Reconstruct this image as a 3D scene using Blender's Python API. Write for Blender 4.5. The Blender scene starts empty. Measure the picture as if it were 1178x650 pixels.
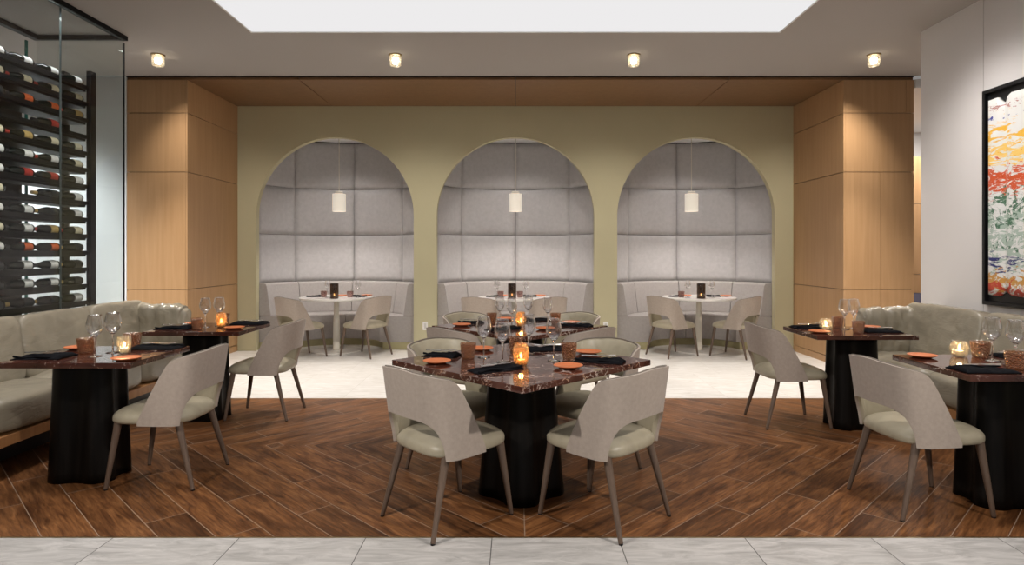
import bpy, bmesh, math, random
from mathutils import Vector, Matrix, noise

random.seed(7)
LG = dict(sky=1.06, down=0.90, front=0.74, pend=0.95, world=0.42, cellar=1.05, candle=1.0, wash=1.0, side=0.92, niche=1.35)
S = bpy.context.scene
COL = S.collection
PI = math.pi
H = 1.36            # camera height
F = 729.0           # focal length in pixels of the 1178 px wide frame
ORD = ['', 'first', 'second', 'third', 'fourth', 'fifth', 'sixth', 'seventh', 'eighth', 'ninth', 'tenth',
       'eleventh', 'twelfth', 'thirteenth', 'fourteenth', 'fifteenth', 'sixteenth', 'seventeenth']

# ------------------------------------------------------------------ materials
def new_mat(name):
    m = bpy.data.materials.new(name)
    m.use_nodes = True
    nt = m.node_tree
    b = nt.nodes['Principled BSDF']
    return m, nt, b

def nd(nt, typ, **kw):
    n = nt.nodes.new(typ)
    for k, v in kw.items():
        if k.startswith('i_'):
            n.inputs[k[2:].replace('_', ' ')].default_value = v
        else:
            setattr(n, k, v)
    return n

def ramp(nt, stops, interp='LINEAR'):
    r = nt.nodes.new('ShaderNodeValToRGB')
    r.color_ramp.interpolation = interp
    el = r.color_ramp.elements
    while len(el) < len(stops):
        el.new(0.5)
    for e, (p, c) in zip(el, stops):
        e.position = p
        e.color = (c[0], c[1], c[2], 1.0)
    return r

def c4(c):
    return (c[0], c[1], c[2], 1.0)

def simple(name, col, rough=0.5, metal=0.0, spec=0.5, noise_amt=0.0, nscale=6.0, bump=0.0, bscale=200.0, coat=0.0, sheen=0.0, stretch=(1, 1, 1)):
    m, nt, b = new_mat(name)
    b.inputs['Base Color'].default_value = c4(col)
    b.inputs['Roughness'].default_value = rough
    b.inputs['Metallic'].default_value = metal
    b.inputs['Specular IOR Level'].default_value = spec
    b.inputs['Coat Weight'].default_value = coat
    b.inputs['Sheen Weight'].default_value = sheen
    tc = nd(nt, 'ShaderNodeTexCoord')
    mp = nd(nt, 'ShaderNodeMapping')
    mp.inputs['Scale'].default_value = stretch
    nt.links.new(tc.outputs['Object'], mp.inputs['Vector'])
    if noise_amt > 0:
        n = nd(nt, 'ShaderNodeTexNoise', i_Scale=nscale, i_Detail=5.0)
        nt.links.new(mp.outputs[0], n.inputs['Vector'])
        lo = tuple(max(0, x * (1 - noise_amt)) for x in col)
        hi = tuple(min(1, x * (1 + noise_amt)) for x in col)
        r = ramp(nt, [(0.25, lo), (0.75, hi)])
        nt.links.new(n.outputs['Fac'], r.inputs[0])
        nt.links.new(r.outputs[0], b.inputs['Base Color'])
    if bump > 0:
        n2 = nd(nt, 'ShaderNodeTexNoise', i_Scale=bscale, i_Detail=3.0)
        nt.links.new(mp.outputs[0], n2.inputs['Vector'])
        bp = nd(nt, 'ShaderNodeBump', i_Strength=bump, i_Distance=0.01)
        nt.links.new(n2.outputs['Fac'], bp.inputs['Height'])
        nt.links.new(bp.outputs[0], b.inputs['Normal'])
    return m

def emit(name, col, strength):
    m, nt, b = new_mat(name)
    b.inputs['Base Color'].default_value = (0, 0, 0, 1)
    b.inputs['Specular IOR Level'].default_value = 0.0
    b.inputs['Emission Color'].default_value = c4(col)
    b.inputs['Emission Strength'].default_value = strength
    return m

def thin_glass(name, tint=(1, 1, 1), rough=0.02, ior=1.45, refl=1.0, bump=0.0, bscale=60.0, body=None, body_fac=0.0, edge=0.0):
    """clear or coloured glass as transmission plus fresnel reflection"""
    m, nt, b = new_mat(name)
    nt.nodes.remove(b)
    out = nt.nodes['Material Output']
    tr = nd(nt, 'ShaderNodeBsdfTransparent')
    tr.inputs[0].default_value = c4(tint)
    gl = nd(nt, 'ShaderNodeBsdfGlossy')
    gl.inputs['Color'].default_value = (refl, refl, refl, 1)
    gl.inputs['Roughness'].default_value = rough
    fr = nd(nt, 'ShaderNodeFresnel', i_IOR=ior)
    ge = nd(nt, 'ShaderNodeNewGeometry')          # same reflectance on both sides of the sheet
    mr = nd(nt, 'ShaderNodeMapRange')
    mr.inputs['To Min'].default_value = ior; mr.inputs['To Max'].default_value = 1.0 / ior
    nt.links.new(ge.outputs['Backfacing'], mr.inputs['Value'])
    nt.links.new(mr.outputs[0], fr.inputs['IOR'])
    mx = nd(nt, 'ShaderNodeMixShader')
    fac = fr.outputs[0]
    if edge > 0:
        lw = nd(nt, 'ShaderNodeLayerWeight', i_Blend=0.30)
        ml = nd(nt, 'ShaderNodeMath', operation='MULTIPLY'); ml.inputs[1].default_value = edge
        nt.links.new(lw.outputs['Facing'], ml.inputs[0])
        mxm = nd(nt, 'ShaderNodeMath', operation='MAXIMUM')
        nt.links.new(fr.outputs[0], mxm.inputs[0]); nt.links.new(ml.outputs[0], mxm.inputs[1])
        fac = mxm.outputs[0]
    nt.links.new(fac, mx.inputs[0])
    src = tr.outputs[0]
    tc = nd(nt, 'ShaderNodeTexCoord')
    if body is not None:
        df = nd(nt, 'ShaderNodeBsdfTranslucent')
        df.inputs[0].default_value = c4(body)
        d2 = nd(nt, 'ShaderNodeBsdfDiffuse')
        d2.inputs[0].default_value = c4(body)
        ad = nd(nt, 'ShaderNodeMixShader')
        ad.inputs[0].default_value = 0.5
        nt.links.new(df.outputs[0], ad.inputs[1]); nt.links.new(d2.outputs[0], ad.inputs[2])
        m2 = nd(nt, 'ShaderNodeMixShader')
        vo = nd(nt, 'ShaderNodeTexVoronoi', i_Scale=bscale)
        nt.links.new(tc.outputs['Object'], vo.inputs['Vector'])
        rp = ramp(nt, [(0.12, (body_fac * 0.1,) * 3), (0.55, (min(1, body_fac * 2.0),) * 3)])
        nt.links.new(vo.outputs['Distance'], rp.inputs[0])
        nt.links.new(rp.outputs[0], m2.inputs[0])
        nt.links.new(tr.outputs[0], m2.inputs[1]); nt.links.new(ad.outputs[0], m2.inputs[2])
        src = m2.outputs[0]
    nt.links.new(src, mx.inputs[1])
    nt.links.new(gl.outputs[0], mx.inputs[2])
    if bump > 0:
        v = nd(nt, 'ShaderNodeTexVoronoi', i_Scale=bscale)
        nt.links.new(tc.outputs['Object'], v.inputs['Vector'])
        bp = nd(nt, 'ShaderNodeBump', i_Strength=bump, i_Distance=0.01)
        nt.links.new(v.outputs['Distance'], bp.inputs['Height'])
        nt.links.new(bp.outputs[0], gl.inputs['Normal']); nt.links.new(bp.outputs[0], fr.inputs['Normal'])
    nt.links.new(mx.outputs[0], out.inputs['Surface'])
    return m

def wood_panel_mat(name, base, dark, rough=0.42, scale=1.0, spec=0.35):
    m, nt, b = new_mat(name)
    tc = nd(nt, 'ShaderNodeTexCoord')
    mp = nd(nt, 'ShaderNodeMapping')
    mp.inputs['Scale'].default_value = (9 * scale, 9 * scale, 0.45 * scale)
    nt.links.new(tc.outputs['Object'], mp.inputs['Vector'])
    n = nd(nt, 'ShaderNodeTexNoise', i_Scale=3.0, i_Detail=7.0, i_Distortion=0.35)
    nt.links.new(mp.outputs[0], n.inputs['Vector'])
    r = ramp(nt, [(0.30, dark), (0.72, base)])
    nt.links.new(n.outputs['Fac'], r.inputs[0])
    nt.links.new(r.outputs[0], b.inputs['Base Color'])
    b.inputs['Roughness'].default_value = rough
    b.inputs['Specular IOR Level'].default_value = spec
    return m

def floor_plank_mat():
    m, nt, b = new_mat('chevron wood-look plank')
    L = nt.links.new
    tc = nd(nt, 'ShaderNodeTexCoord')
    sx = nd(nt, 'ShaderNodeSeparateXYZ'); L(tc.outputs['Object'], sx.inputs[0])
    def mth(op, a, bb=None):
        k = nd(nt, 'ShaderNodeMath', operation=op)
        for i, v in ((0, a), (1, bb)):
            if v is None: continue
            if isinstance(v, (int, float)): k.inputs[i].default_value = v
            else: L(v, k.inputs[i])
        return k.outputs[0]
    xs = mth('SUBTRACT', sx.outputs[0], 0.045)
    xa = mth('ABSOLUTE', xs)
    sgn = mth('SIGN', xs)
    yy = mth('SUBTRACT', 4.48, mth('ABSOLUTE', mth('SUBTRACT', sx.outputs[1], 4.48)))
    u = mth('MULTIPLY', mth('ADD', xa, yy), 0.70711)
    v = mth('ADD', mth('MULTIPLY', mth('SUBTRACT', xa, yy), 0.70711), 0.115 + 4 * 0.197 * 10)
    cb = nd(nt, 'ShaderNodeCombineXYZ'); L(u, cb.inputs[0]); L(v, cb.inputs[1])
    br = nd(nt, 'ShaderNodeTexBrick', offset=0.37, offset_frequency=2, squash=1.0)
    br.inputs['Color1'].default_value = (0, 0, 0, 1)
    br.inputs['Color2'].default_value = (1, 1, 1, 1)
    br.inputs['Mortar'].default_value = (0.5, 0.5, 0.5, 1)
    br.inputs['Scale'].default_value = 1.0
    br.inputs['Mortar Size'].default_value = 0.0022
    br.inputs['Mortar Smooth'].default_value = 0.2
    br.inputs['Bias'].default_value = 0.0
    br.inputs['Brick Width'].default_value = 1.2
    br.inputs['Row Height'].default_value = 0.197
    L(cb.outputs[0], br.inputs['Vector'])
    # grain: shift per plank
    off = mth('MULTIPLY', br.outputs['Color'], 7.3)
    us = mth('ADD', mth('MULTIPLY', u, 1.5), off)
    vs = mth('ADD', mth('MULTIPLY', v, 11.0), mth('MULTIPLY', sgn, 3.1))
    cg = nd(nt, 'ShaderNodeCombineXYZ'); L(us, cg.inputs[0]); L(vs, cg.inputs[1]); L(off, cg.inputs[2])
    n1 = nd(nt, 'ShaderNodeTexNoise', i_Scale=2.2, i_Detail=11.0, i_Roughness=0.70, i_Distortion=0.9)
    L(cg.outputs[0], n1.inputs['Vector'])
    r1 = ramp(nt, [(0.28, (0.042, 0.016, 0.007)), (0.42, (0.128, 0.052, 0.019)), (0.56, (0.205, 0.088, 0.032)), (0.74, (0.32, 0.155, 0.063))])
    L(n1.outputs['Fac'], r1.inputs[0])
    # dark weathered blotches
    cg2 = nd(nt, 'ShaderNodeCombineXYZ'); L(mth('ADD', mth('MULTIPLY', u, 1.5), off), cg2.inputs[0]); L(mth('MULTIPLY', v, 7.0), cg2.inputs[1])
    n2 = nd(nt, 'ShaderNodeTexNoise', i_Scale=1.3, i_Detail=4.0, i_Distortion=0.8)
    L(cg2.outputs[0], n2.inputs['Vector'])
    r2 = ramp(nt, [(0.34, (0.52, 0.48, 0.46)), (0.54, (1, 1, 1))])
    L(n2.outputs['Fac'], r2.inputs[0])
    mu = nd(nt, 'ShaderNodeMixRGB', blend_type='MULTIPLY'); mu.inputs[0].default_value = 1.0
    L(r1.outputs[0], mu.inputs[1]); L(r2.outputs[0], mu.inputs[2])
    # plank tint
    rt = ramp(nt, [(0.0, (0.72, 0.70, 0.68)), (1.0, (1.22, 1.18, 1.14))]); L(br.outputs['Color'], rt.inputs[0])
    mu2 = nd(nt, 'ShaderNodeMixRGB', blend_type='MULTIPLY'); mu2.inputs[0].default_value = 1.0
    L(mu.outputs[0], mu2.inputs[1]); L(rt.outputs[0], mu2.inputs[2])
    cf = nd(nt, 'ShaderNodeCombineXYZ'); L(mth('ADD', mth('MULTIPLY', u, 5.0), off), cf.inputs[0]); L(mth('MULTIPLY', v, 85.0), cf.inputs[1])
    nf = nd(nt, 'ShaderNodeTexNoise', i_Scale=1.0, i_Detail=5.0, i_Roughness=0.6, i_Distortion=0.4); L(cf.outputs[0], nf.inputs['Vector'])
    rf = ramp(nt, [(0.34, (0.62, 0.60, 0.58)), (0.54, (1.0, 1.0, 1.0)), (0.72, (1.16, 1.14, 1.10))]); L(nf.outputs['Fac'], rf.inputs[0])
    mu3 = nd(nt, 'ShaderNodeMixRGB', blend_type='MULTIPLY'); mu3.inputs[0].default_value = 1.0
    L(mu2.outputs[0], mu3.inputs[1]); L(rf.outputs[0], mu3.inputs[2]); mu2 = mu3
    gm = nd(nt, 'ShaderNodeMixRGB'); gm.inputs[2].default_value = (0.30, 0.215, 0.155, 1)
    L(br.outputs['Fac'], gm.inputs[0]); L(mu2.outputs[0], gm.inputs[1])
    # seam on the centre line
    seam = mth('LESS_THAN', xa, 0.0025)
    gm2 = nd(nt, 'ShaderNodeMixRGB'); gm2.inputs[2].default_value = (0.27, 0.19, 0.135, 1)
    L(seam, gm2.inputs[0]); L(gm.outputs[0], gm2.inputs[1])
    L(gm2.outputs[0], b.inputs['Base Color'])
    b.inputs['Roughness'].default_value = 0.42
    b.inputs['Specular IOR Level'].default_value = 0.26
    bp = nd(nt, 'ShaderNodeBump', i_Strength=0.12, i_Distance=0.004)
    L(n1.outputs['Fac'], bp.inputs['Height']); L(bp.outputs[0], b.inputs['Normal'])
    return m

def tile_mat(name, c_lo, c_hi, grout, w, h, x0, y0, rough, mort=0.0022):
    m, nt, b = new_mat(name)
    L = nt.links.new
    tc = nd(nt, 'ShaderNodeTexCoord')
    mp = nd(nt, 'ShaderNodeMapping'); mp.inputs['Location'].default_value = (x0, y0, 0)
    L(tc.outputs['Object'], mp.inputs['Vector'])
    br = nd(nt, 'ShaderNodeTexBrick', offset=0.5, squash=1.0)
    br.inputs['Color1'].default_value = (0.0, 0.0, 0.0, 1); br.inputs['Color2'].default_value = (1, 1, 1, 1)
    br.inputs['Scale'].default_value = 1.0
    br.inputs['Mortar Size'].default_value = mort
    br.inputs['Brick Width'].default_value = w; br.inputs['Row Height'].default_value = h
    L(mp.outputs[0], br.inputs['Vector'])
    m2 = nd(nt, 'ShaderNodeMapping'); m2.inputs['Scale'].default_value = (1.5, 6.0, 1); m2.inputs['Rotation'].default_value = (0, 0, 0.22)
    L(tc.outputs['Object'], m2.inputs['Vector'])
    ad = nd(nt, 'ShaderNodeVectorMath', operation='ADD')
    ml = nd(nt, 'ShaderNodeVectorMath', operation='SCALE'); ml.inputs['Scale'].default_value = 5.0
    L(br.outputs['Color'], ml.inputs[0]); L(m2.outputs[0], ad.inputs[0]); L(ml.outputs[0], ad.inputs[1])
    n = nd(nt, 'ShaderNodeTexNoise', i_Scale=2.4, i_Detail=10.0, i_Roughness=0.68, i_Distortion=1.4)
    L(ad.outputs[0], n.inputs['Vector'])
    r = ramp(nt, [(0.3, c_lo), (0.62, c_hi)]); L(n.outputs['Fac'], r.inputs[0])
    gm = nd(nt, 'ShaderNodeMixRGB'); gm.inputs[2].default_value = c4(grout)
    L(br.outputs['Fac'], gm.inputs[0]); L(r.outputs[0], gm.inputs[1])
    L(gm.outputs[0], b.inputs['Base Color'])
    b.inputs['Roughness'].default_value = rough
    return m

def marble_mat(name='red brown marble', dth=0.0):
    m, nt, b = new_mat(name)
    L = nt.links.new
    tc = nd(nt, 'ShaderNodeTexCoord')
    nw = nd(nt, 'ShaderNodeTexNoise', i_Scale=5.0, i_Detail=6.0, i_Roughness=0.6)
    L(tc.outputs['Object'], nw.inputs['Vector'])
    r0 = ramp(nt, [(0.3, (0.028, 0.009, 0.006)), (0.55, (0.070, 0.023, 0.015)), (0.75, (0.125, 0.050, 0.034))])
    L(nw.outputs['Fac'], r0.inputs[0])
    # warp
    sc = nd(nt, 'ShaderNodeVectorMath', operation='SCALE'); sc.inputs['Scale'].default_value = 0.28
    L(nw.outputs['Color'], sc.inputs[0])
    ad = nd(nt, 'ShaderNodeVectorMath', operation='ADD'); L(tc.outputs['Object'], ad.inputs[0]); L(sc.outputs[0], ad.inputs[1])
    prev = r0.outputs[0]
    for scale, wid, col, thr in ((7.0, 0.030, (0.62, 0.50, 0.44), 0.48), (14.0, 0.045, (0.50, 0.30, 0.20), 0.53), (29.0, 0.065, (0.56, 0.43, 0.37), 0.55)):
        v = nd(nt, 'ShaderNodeTexVoronoi', feature='DISTANCE_TO_EDGE', i_Scale=scale)
        L(ad.outputs[0], v.inputs['Vector'])
        rr = ramp(nt, [(0.0, (1, 1, 1)), (wid, (0, 0, 0))]); L(v.outputs['Distance'], rr.inputs[0])
        mk = nd(nt, 'ShaderNodeTexNoise', i_Scale=scale * 0.9, i_Detail=2.0)
        mo = nd(nt, 'ShaderNodeVectorMath', operation='ADD'); mo.inputs[1].default_value = (scale, 3.0, 1.0)
        L(tc.outputs['Object'], mo.inputs[0]); L(mo.outputs[0], mk.inputs['Vector'])
        r3 = ramp(nt, [(thr + dth, (0, 0, 0)), (thr + dth + 0.12, (1, 1, 1))]); L(mk.outputs['Fac'], r3.inputs[0])
        mm = nd(nt, 'ShaderNodeMath', operation='MULTIPLY'); L(rr.outputs[0], mm.inputs[0]); L(r3.outputs[0], mm.inputs[1])
        mx = nd(nt, 'ShaderNodeMixRGB'); mx.inputs[2].default_value = c4(col)
        L(mm.outputs[0], mx.inputs[0]); L(prev, mx.inputs[1])
        prev = mx.outputs[0]
    L(prev, b.inputs['Base Color'])
    b.inputs['Roughness'].default_value = 0.07
    b.inputs['Specular IOR Level'].default_value = 0.6
    return m

def leather_mat(name, col, rough=0.36, wr=0.35, wscale=7.0, crease=0.0):
    m, nt, b = new_mat(name)
    L = nt.links.new
    tc = nd(nt, 'ShaderNodeTexCoord')
    n = nd(nt, 'ShaderNodeTexNoise', i_Scale=wscale, i_Detail=3.0, i_Distortion=0.6)
    L(tc.outputs['Object'], n.inputs['Vector'])
    n2 = nd(nt, 'ShaderNodeTexVoronoi', i_Scale=260.0)
    L(tc.outputs['Object'], n2.inputs['Vector'])
    b1 = nd(nt, 'ShaderNodeBump', i_Strength=wr, i_Distance=0.03)
    L(n.outputs['Fac'], b1.inputs['Height'])
    b2 = nd(nt, 'ShaderNodeBump', i_Strength=0.08, i_Distance=0.002)
    L(n2.outputs['Distance'], b2.inputs['Height']); L(b1.outputs[0], b2.inputs['Normal'])
    if crease > 0:
        mp = nd(nt, 'ShaderNodeMapping'); mp.inputs['Rotation'].default_value = (0.75, 0.2, 0.15); mp.inputs['Scale'].default_value = (2.0, 1.3, 5.0)
        L(tc.outputs['Object'], mp.inputs['Vector'])
        n5 = nd(nt, 'ShaderNodeTexNoise', i_Scale=2.0, i_Detail=4.0, i_Roughness=0.55, i_Distortion=1.6)
        L(mp.outputs[0], n5.inputs['Vector'])
        r5 = ramp(nt, [(0.42, (1, 1, 1)), (0.52, (0, 0, 0)), (0.60, (0.8, 0.8, 0.8))]); L(n5.outputs['Fac'], r5.inputs[0])
        b3 = nd(nt, 'ShaderNodeBump', i_Strength=crease * 0.5, i_Distance=0.012)
        L(r5.outputs[0], b3.inputs['Height']); L(b1.outputs[0], b3.inputs['Normal']); L(b3.outputs[0], b2.inputs['Normal'])
    L(b2.outputs[0], b.inputs['Normal'])
    r = ramp(nt, [(0.3, tuple(x * 0.88 for x in col)), (0.7, tuple(x * 1.08 for x in col))])
    L(n.outputs['Fac'], r.inputs[0]); L(r.outputs[0], b.inputs['Base Color'])
    b.inputs['Roughness'].default_value = rough
    b.inputs['Specular IOR Level'].default_value = 0.5
    return m

def fabric_mat(name, col, scale=420.0, amt=0.16):
    m, nt, b = new_mat(name)
    L = nt.links.new
    tc = nd(nt, 'ShaderNodeTexCoord')
    n = nd(nt, 'ShaderNodeTexNoise', i_Scale=scale, i_Detail=2.0)
    L(tc.outputs['Object'], n.inputs['Vector'])
    n3 = nd(nt, 'ShaderNodeTexNoise', i_Scale=scale * 0.12, i_Detail=3.0)
    L(tc.outputs['Object'], n3.inputs['Vector'])
    mm = nd(nt, 'ShaderNodeMath', operation='ADD'); L(n.outputs['Fac'], mm.inputs[0]); L(n3.outputs['Fac'], mm.inputs[1])
    r = ramp(nt, [(0.35, tuple(x * (1 - amt) for x in col)), (0.65, tuple(x * (1 + amt) for x in col))])
    hf = nd(nt, 'ShaderNodeMath', operation='MULTIPLY'); hf.inputs[1].default_value = 0.5; L(mm.outputs[0], hf.inputs[0])
    L(hf.outputs[0], r.inputs[0]); L(r.outputs[0], b.inputs['Base Color'])
    bp = nd(nt, 'ShaderNodeBump', i_Strength=0.25, i_Distance=0.003)
    L(n.outputs['Fac'], bp.inputs['Height']); L(bp.outputs[0], b.inputs['Normal'])
    b.inputs['Roughness'].default_value = 0.9
    b.inputs['Specular IOR Level'].default_value = 0.2
    b.inputs['Sheen Weight'].default_value = 0.15
    return m

def painting_mat():
    m, nt, b = new_mat('abstract paint')
    L = nt.links.new
    tc = nd(nt, 'ShaderNodeTexCoord')
    prev = None
    base = nd(nt, 'ShaderNodeRGB'); base.outputs[0].default_value = (0.78, 0.78, 0.76, 1)
    prev = base.outputs[0]
    sx = nd(nt, 'ShaderNodeSeparateXYZ'); L(tc.outputs['Object'], sx.inputs[0])
    # (colour, band centre z, band half height, noise scale, threshold, stretch)
    layers = [((0.07, 0.17, 0.10), 1.62, 0.34, 4.5, 0.50, (1, 1, 1)), ((0.42, 0.52, 0.45), 1.45, 0.40, 6.0, 0.50, (1, 1, 2)),
              ((0.85, 0.48, 0.06), 2.26, 0.17, 3.5, 0.50, (1, 0.7, 3.2)), ((0.90, 0.60, 0.16), 2.14, 0.15, 5.0, 0.50, (1, 0.7, 2.6)),
              ((0.66, 0.10, 0.03), 1.93, 0.13, 6.0, 0.46, (1, 1, 3)), ((0.025, 0.03, 0.16), 1.30, 0.11, 4.2, 0.53, (1, 0.8, 3)),
              ((0.60, 0.30, 0.07), 1.14, 0.10, 6.0, 0.48, (1, 1, 2)), ((0.55, 0.07, 0.04), 1.06, 0.09, 5.0, 0.48, (1, 1, 1.5)),
              ((0.04, 0.05, 0.30), 2.42, 0.05, 6.0, 0.60, (1, 1, 1)), ((0.03, 0.03, 0.03), 1.75, 0.6, 11.0, 0.66, (1, 1.6, 2.6)),
              ((0.45, 0.22, 0.20), 2.50, 0.06, 9.0, 0.57, (1, 1, 2)), ((0.86, 0.86, 0.84), 1.7, 0.8, 9.0, 0.62, (1, 1, 3))]
    for i, (col, zc, zh, sc, th, st) in enumerate(layers):
        mp = nd(nt, 'ShaderNodeMapping'); mp.inputs['Scale'].default_value = st; mp.inputs['Location'].default_value = (i * 1.7, i * 2.3, i * 0.9)
        mp.inputs['Rotation'].default_value = (0.35 if i % 2 else -0.3, 0, 0)
        L(tc.outputs['Object'], mp.inputs['Vector'])
        n = nd(nt, 'ShaderNodeTexNoise', i_Scale=sc * 1.5, i_Detail=7.0, i_Roughness=0.65, i_Distortion=1.4)
        L(mp.outputs[0], n.inputs['Vector'])
        s1 = nd(nt, 'ShaderNodeMath', operation='SUBTRACT'); L(sx.outputs[2], s1.inputs[0]); s1.inputs[1].default_value = zc
        a1 = nd(nt, 'ShaderNodeMath', operation='ABSOLUTE'); L(s1.outputs[0], a1.inputs[0])
        d1 = nd(nt, 'ShaderNodeMath', operation='DIVIDE'); L(a1.outputs[0], d1.inputs[0]); d1.inputs[1].default_value = zh * 6.0
        s2 = nd(nt, 'ShaderNodeMath', operation='SUBTRACT'); L(n.outputs['Fac'], s2.inputs[0]); L(d1.outputs[0], s2.inputs[1])
        p = th - 0.06
        r = ramp(nt, [(p, (0, 0, 0)), (p + 0.03, (1, 1, 1))]); L(s2.outputs[0], r.inputs[0])
        mx = nd(nt, 'ShaderNodeMixRGB'); mx.inputs[2].default_value = c4(col)
        L(r.outputs[0], mx.inputs[0]); L(prev, mx.inputs[1]); prev = mx.outputs[0]
    L(prev, b.inputs['Base Color'])
    b.inputs['Roughness'].default_value = 0.35
    return m

M = {}
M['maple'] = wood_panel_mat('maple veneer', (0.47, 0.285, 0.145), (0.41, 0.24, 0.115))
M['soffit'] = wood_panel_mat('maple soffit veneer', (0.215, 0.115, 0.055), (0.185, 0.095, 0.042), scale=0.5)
M['green'] = simple('olive plaster', (0.50, 0.46, 0.30), rough=0.85, noise_amt=0.03, nscale=2.0)
M['wall'] = simple('off white wall', (0.76, 0.73, 0.715), rough=0.55, noise_amt=0.015, nscale=2.0)
M['white'] = simple('white wall', (0.78, 0.78, 0.78), rough=0.6)
M['ceil'] = simple('ceiling paint', (0.40, 0.37, 0.345), rough=0.9)
M['plank'] = floor_plank_mat()
M['tile'] = tile_mat('grey stone tile', (0.31, 0.30, 0.285), (0.56, 0.54, 0.52), (0.09, 0.085, 0.08), 0.603, 1.206, 0.112 + 0.603 * 20, -3.03 + 1.206 * 10, 0.38)
M['tile_far'] = tile_mat('pale stone tile', (0.57, 0.54, 0.49), (0.76, 0.74, 0.715), (0.50, 0.47, 0.42), 0.603, 1.206, 0.112 + 0.603 * 20, -5.93 + 1.206 * 10, 0.30, mort=0.0018)
M['brass'] = simple('brass strip', (0.45, 0.34, 0.18), rough=0.35, metal=1.0)
M['marble'] = marble_mat()
M['marble_plain'] = marble_mat('sparsely veined brown marble', 0.07)
M['black_wood'] = wood_panel_mat('black stained oak', (0.0085, 0.007, 0.006), (0.0022, 0.0018, 0.0015), rough=0.42, scale=1.4, spec=0.16)
M['fabric'] = fabric_mat('taupe upholstery', (0.375, 0.315, 0.268), amt=0.09)
M['leather'] = leather_mat('olive beige leather', (0.365, 0.324, 0.236), rough=0.40, wr=0.10, wscale=9)
M['sofa'] = leather_mat('khaki glossy leather', (0.285, 0.252, 0.190), rough=0.25, wr=0.32, wscale=5, crease=0.20)
M['leg'] = wood_panel_mat('grey brown ash', (0.150, 0.105, 0.078), (0.105, 0.070, 0.050), rough=0.42, scale=2)
M['piping'] = simple('taupe piping', (0.17, 0.145, 0.12), rough=0.7)
M['plinth'] = wood_panel_mat('oak plinth', (0.42, 0.21, 0.085), (0.33, 0.15, 0.055))
M['black'] = simple('black lacquer', (0.006, 0.006, 0.007), rough=0.4)
M['black_metal'] = simple('black metal', (0.0025, 0.0025, 0.0035), rough=0.5, spec=0.2)
M['booth_pad'] = fabric_mat('grey padded fabric', (0.475, 0.462, 0.465), scale=160.0, amt=0.08)
M['booth_seat'] = fabric_mat('greige fabric', (0.375, 0.348, 0.335), scale=260.0, amt=0.08)
M['seam'] = simple('dark niche backing', (0.05, 0.045, 0.04), rough=0.9)
M['olive_base'] = simple('olive plinth', (0.40, 0.36, 0.20), rough=0.7)
M['white_top'] = simple('white stone', (0.82, 0.79, 0.76), rough=0.18, noise_amt=0.03, nscale=8)
M['cream'] = simple('cream metal', (0.70, 0.66, 0.58), rough=0.45)
def lit_shade():
    m, nt, b = new_mat('translucent lamp shade')
    b.inputs['Base Color'].default_value = (0.72, 0.68, 0.60, 1)
    b.inputs['Roughness'].default_value = 0.6
    b.inputs['Emission Color'].default_value = (1.0, 0.90, 0.76, 1)
    b.inputs['Emission Strength'].default_value = 0.42
    return m
M['cream_shade'] = lit_shade()
M['terracotta'] = simple('terracotta glaze', (0.56, 0.165, 0.060), rough=0.45, noise_amt=0.06, nscale=30)
M['napkin'] = fabric_mat('black linen', (0.0075, 0.0078, 0.0095), scale=600.0, amt=0.3)
M['napkin'].node_tree.nodes['Principled BSDF'].inputs['Sheen Weight'].default_value = 0.0
M['napkin'].node_tree.nodes['Principled BSDF'].inputs['Specular IOR Level'].default_value = 0.06
M['steel'] = simple('polished steel', (0.75, 0.74, 0.72), rough=0.16, metal=1.0)
M['glass'] = thin_glass('clear wine glass', (0.97, 0.97, 0.97), 0.015, 1.6, edge=0.75)
def solid_glass():
    m, nt, b = new_mat('solid clear glass')
    b.inputs['Base Color'].default_value = (1, 1, 1, 1)
    b.inputs['Transmission Weight'].default_value = 1.0
    b.inputs['Roughness'].default_value = 0.0
    b.inputs['IOR'].default_value = 1.5
    return m
M['solid_glass'] = solid_glass()
M['pane'] = thin_glass('glazing', (0.94, 0.96, 0.955), 0.0, 1.33)
M['amber'] = thin_glass('amber pressed glass', (0.89, 0.66, 0.44), 0.05, 1.8, bump=1.0, bscale=110.0, body=(0.34, 0.14, 0.042), body_fac=0.24)
M['votive_amber'] = thin_glass('amber ribbed votive', (0.97, 0.84, 0.62), 0.05, 1.8, bump=1.0, bscale=95.0, body=(0.55, 0.27, 0.09), body_fac=0.17)
M['votive_clear'] = thin_glass('clear rippled votive', (0.97, 0.94, 0.88), 0.06, 1.6, bump=0.9, bscale=70.0, body=(0.8, 0.74, 0.62), body_fac=0.035)
M['smoke'] = thin_glass('smoked glass', (0.46, 0.38, 0.34), 0.05, 1.5, body=(0.10, 0.075, 0.06), body_fac=0.16)
M['plum'] = thin_glass('plum tinted glass', (0.84, 0.73, 0.71), 0.05, 1.5, body=(0.35, 0.22, 0.20), body_fac=0.12)
M['wax'] = simple('candle wax', (0.85, 0.72, 0.5), rough=0.6)
M['flame'] = emit('candle flame', (1.0, 0.62, 0.22), 26.0)
M['sky'] = emit('luminous ceiling', (1.0, 0.985, 0.99), 0.80 * LG['sky'])
M['lamp'] = emit('lamp glow', (1.0, 0.90, 0.74), 9.0)
M['lamp_soft'] = emit('pendant glow', (1.0, 0.93, 0.82), 2.2)
M['crystal'] = thin_glass('crystal', (1.0, 0.97, 0.90), 0.05, 1.6, bump=0.8, bscale=60, body=(1, 0.9, 0.7), body_fac=0.2)
M['bottle'] = simple('dark bottle glass', (0.006, 0.009, 0.007), rough=0.07, spec=0.6)
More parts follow.
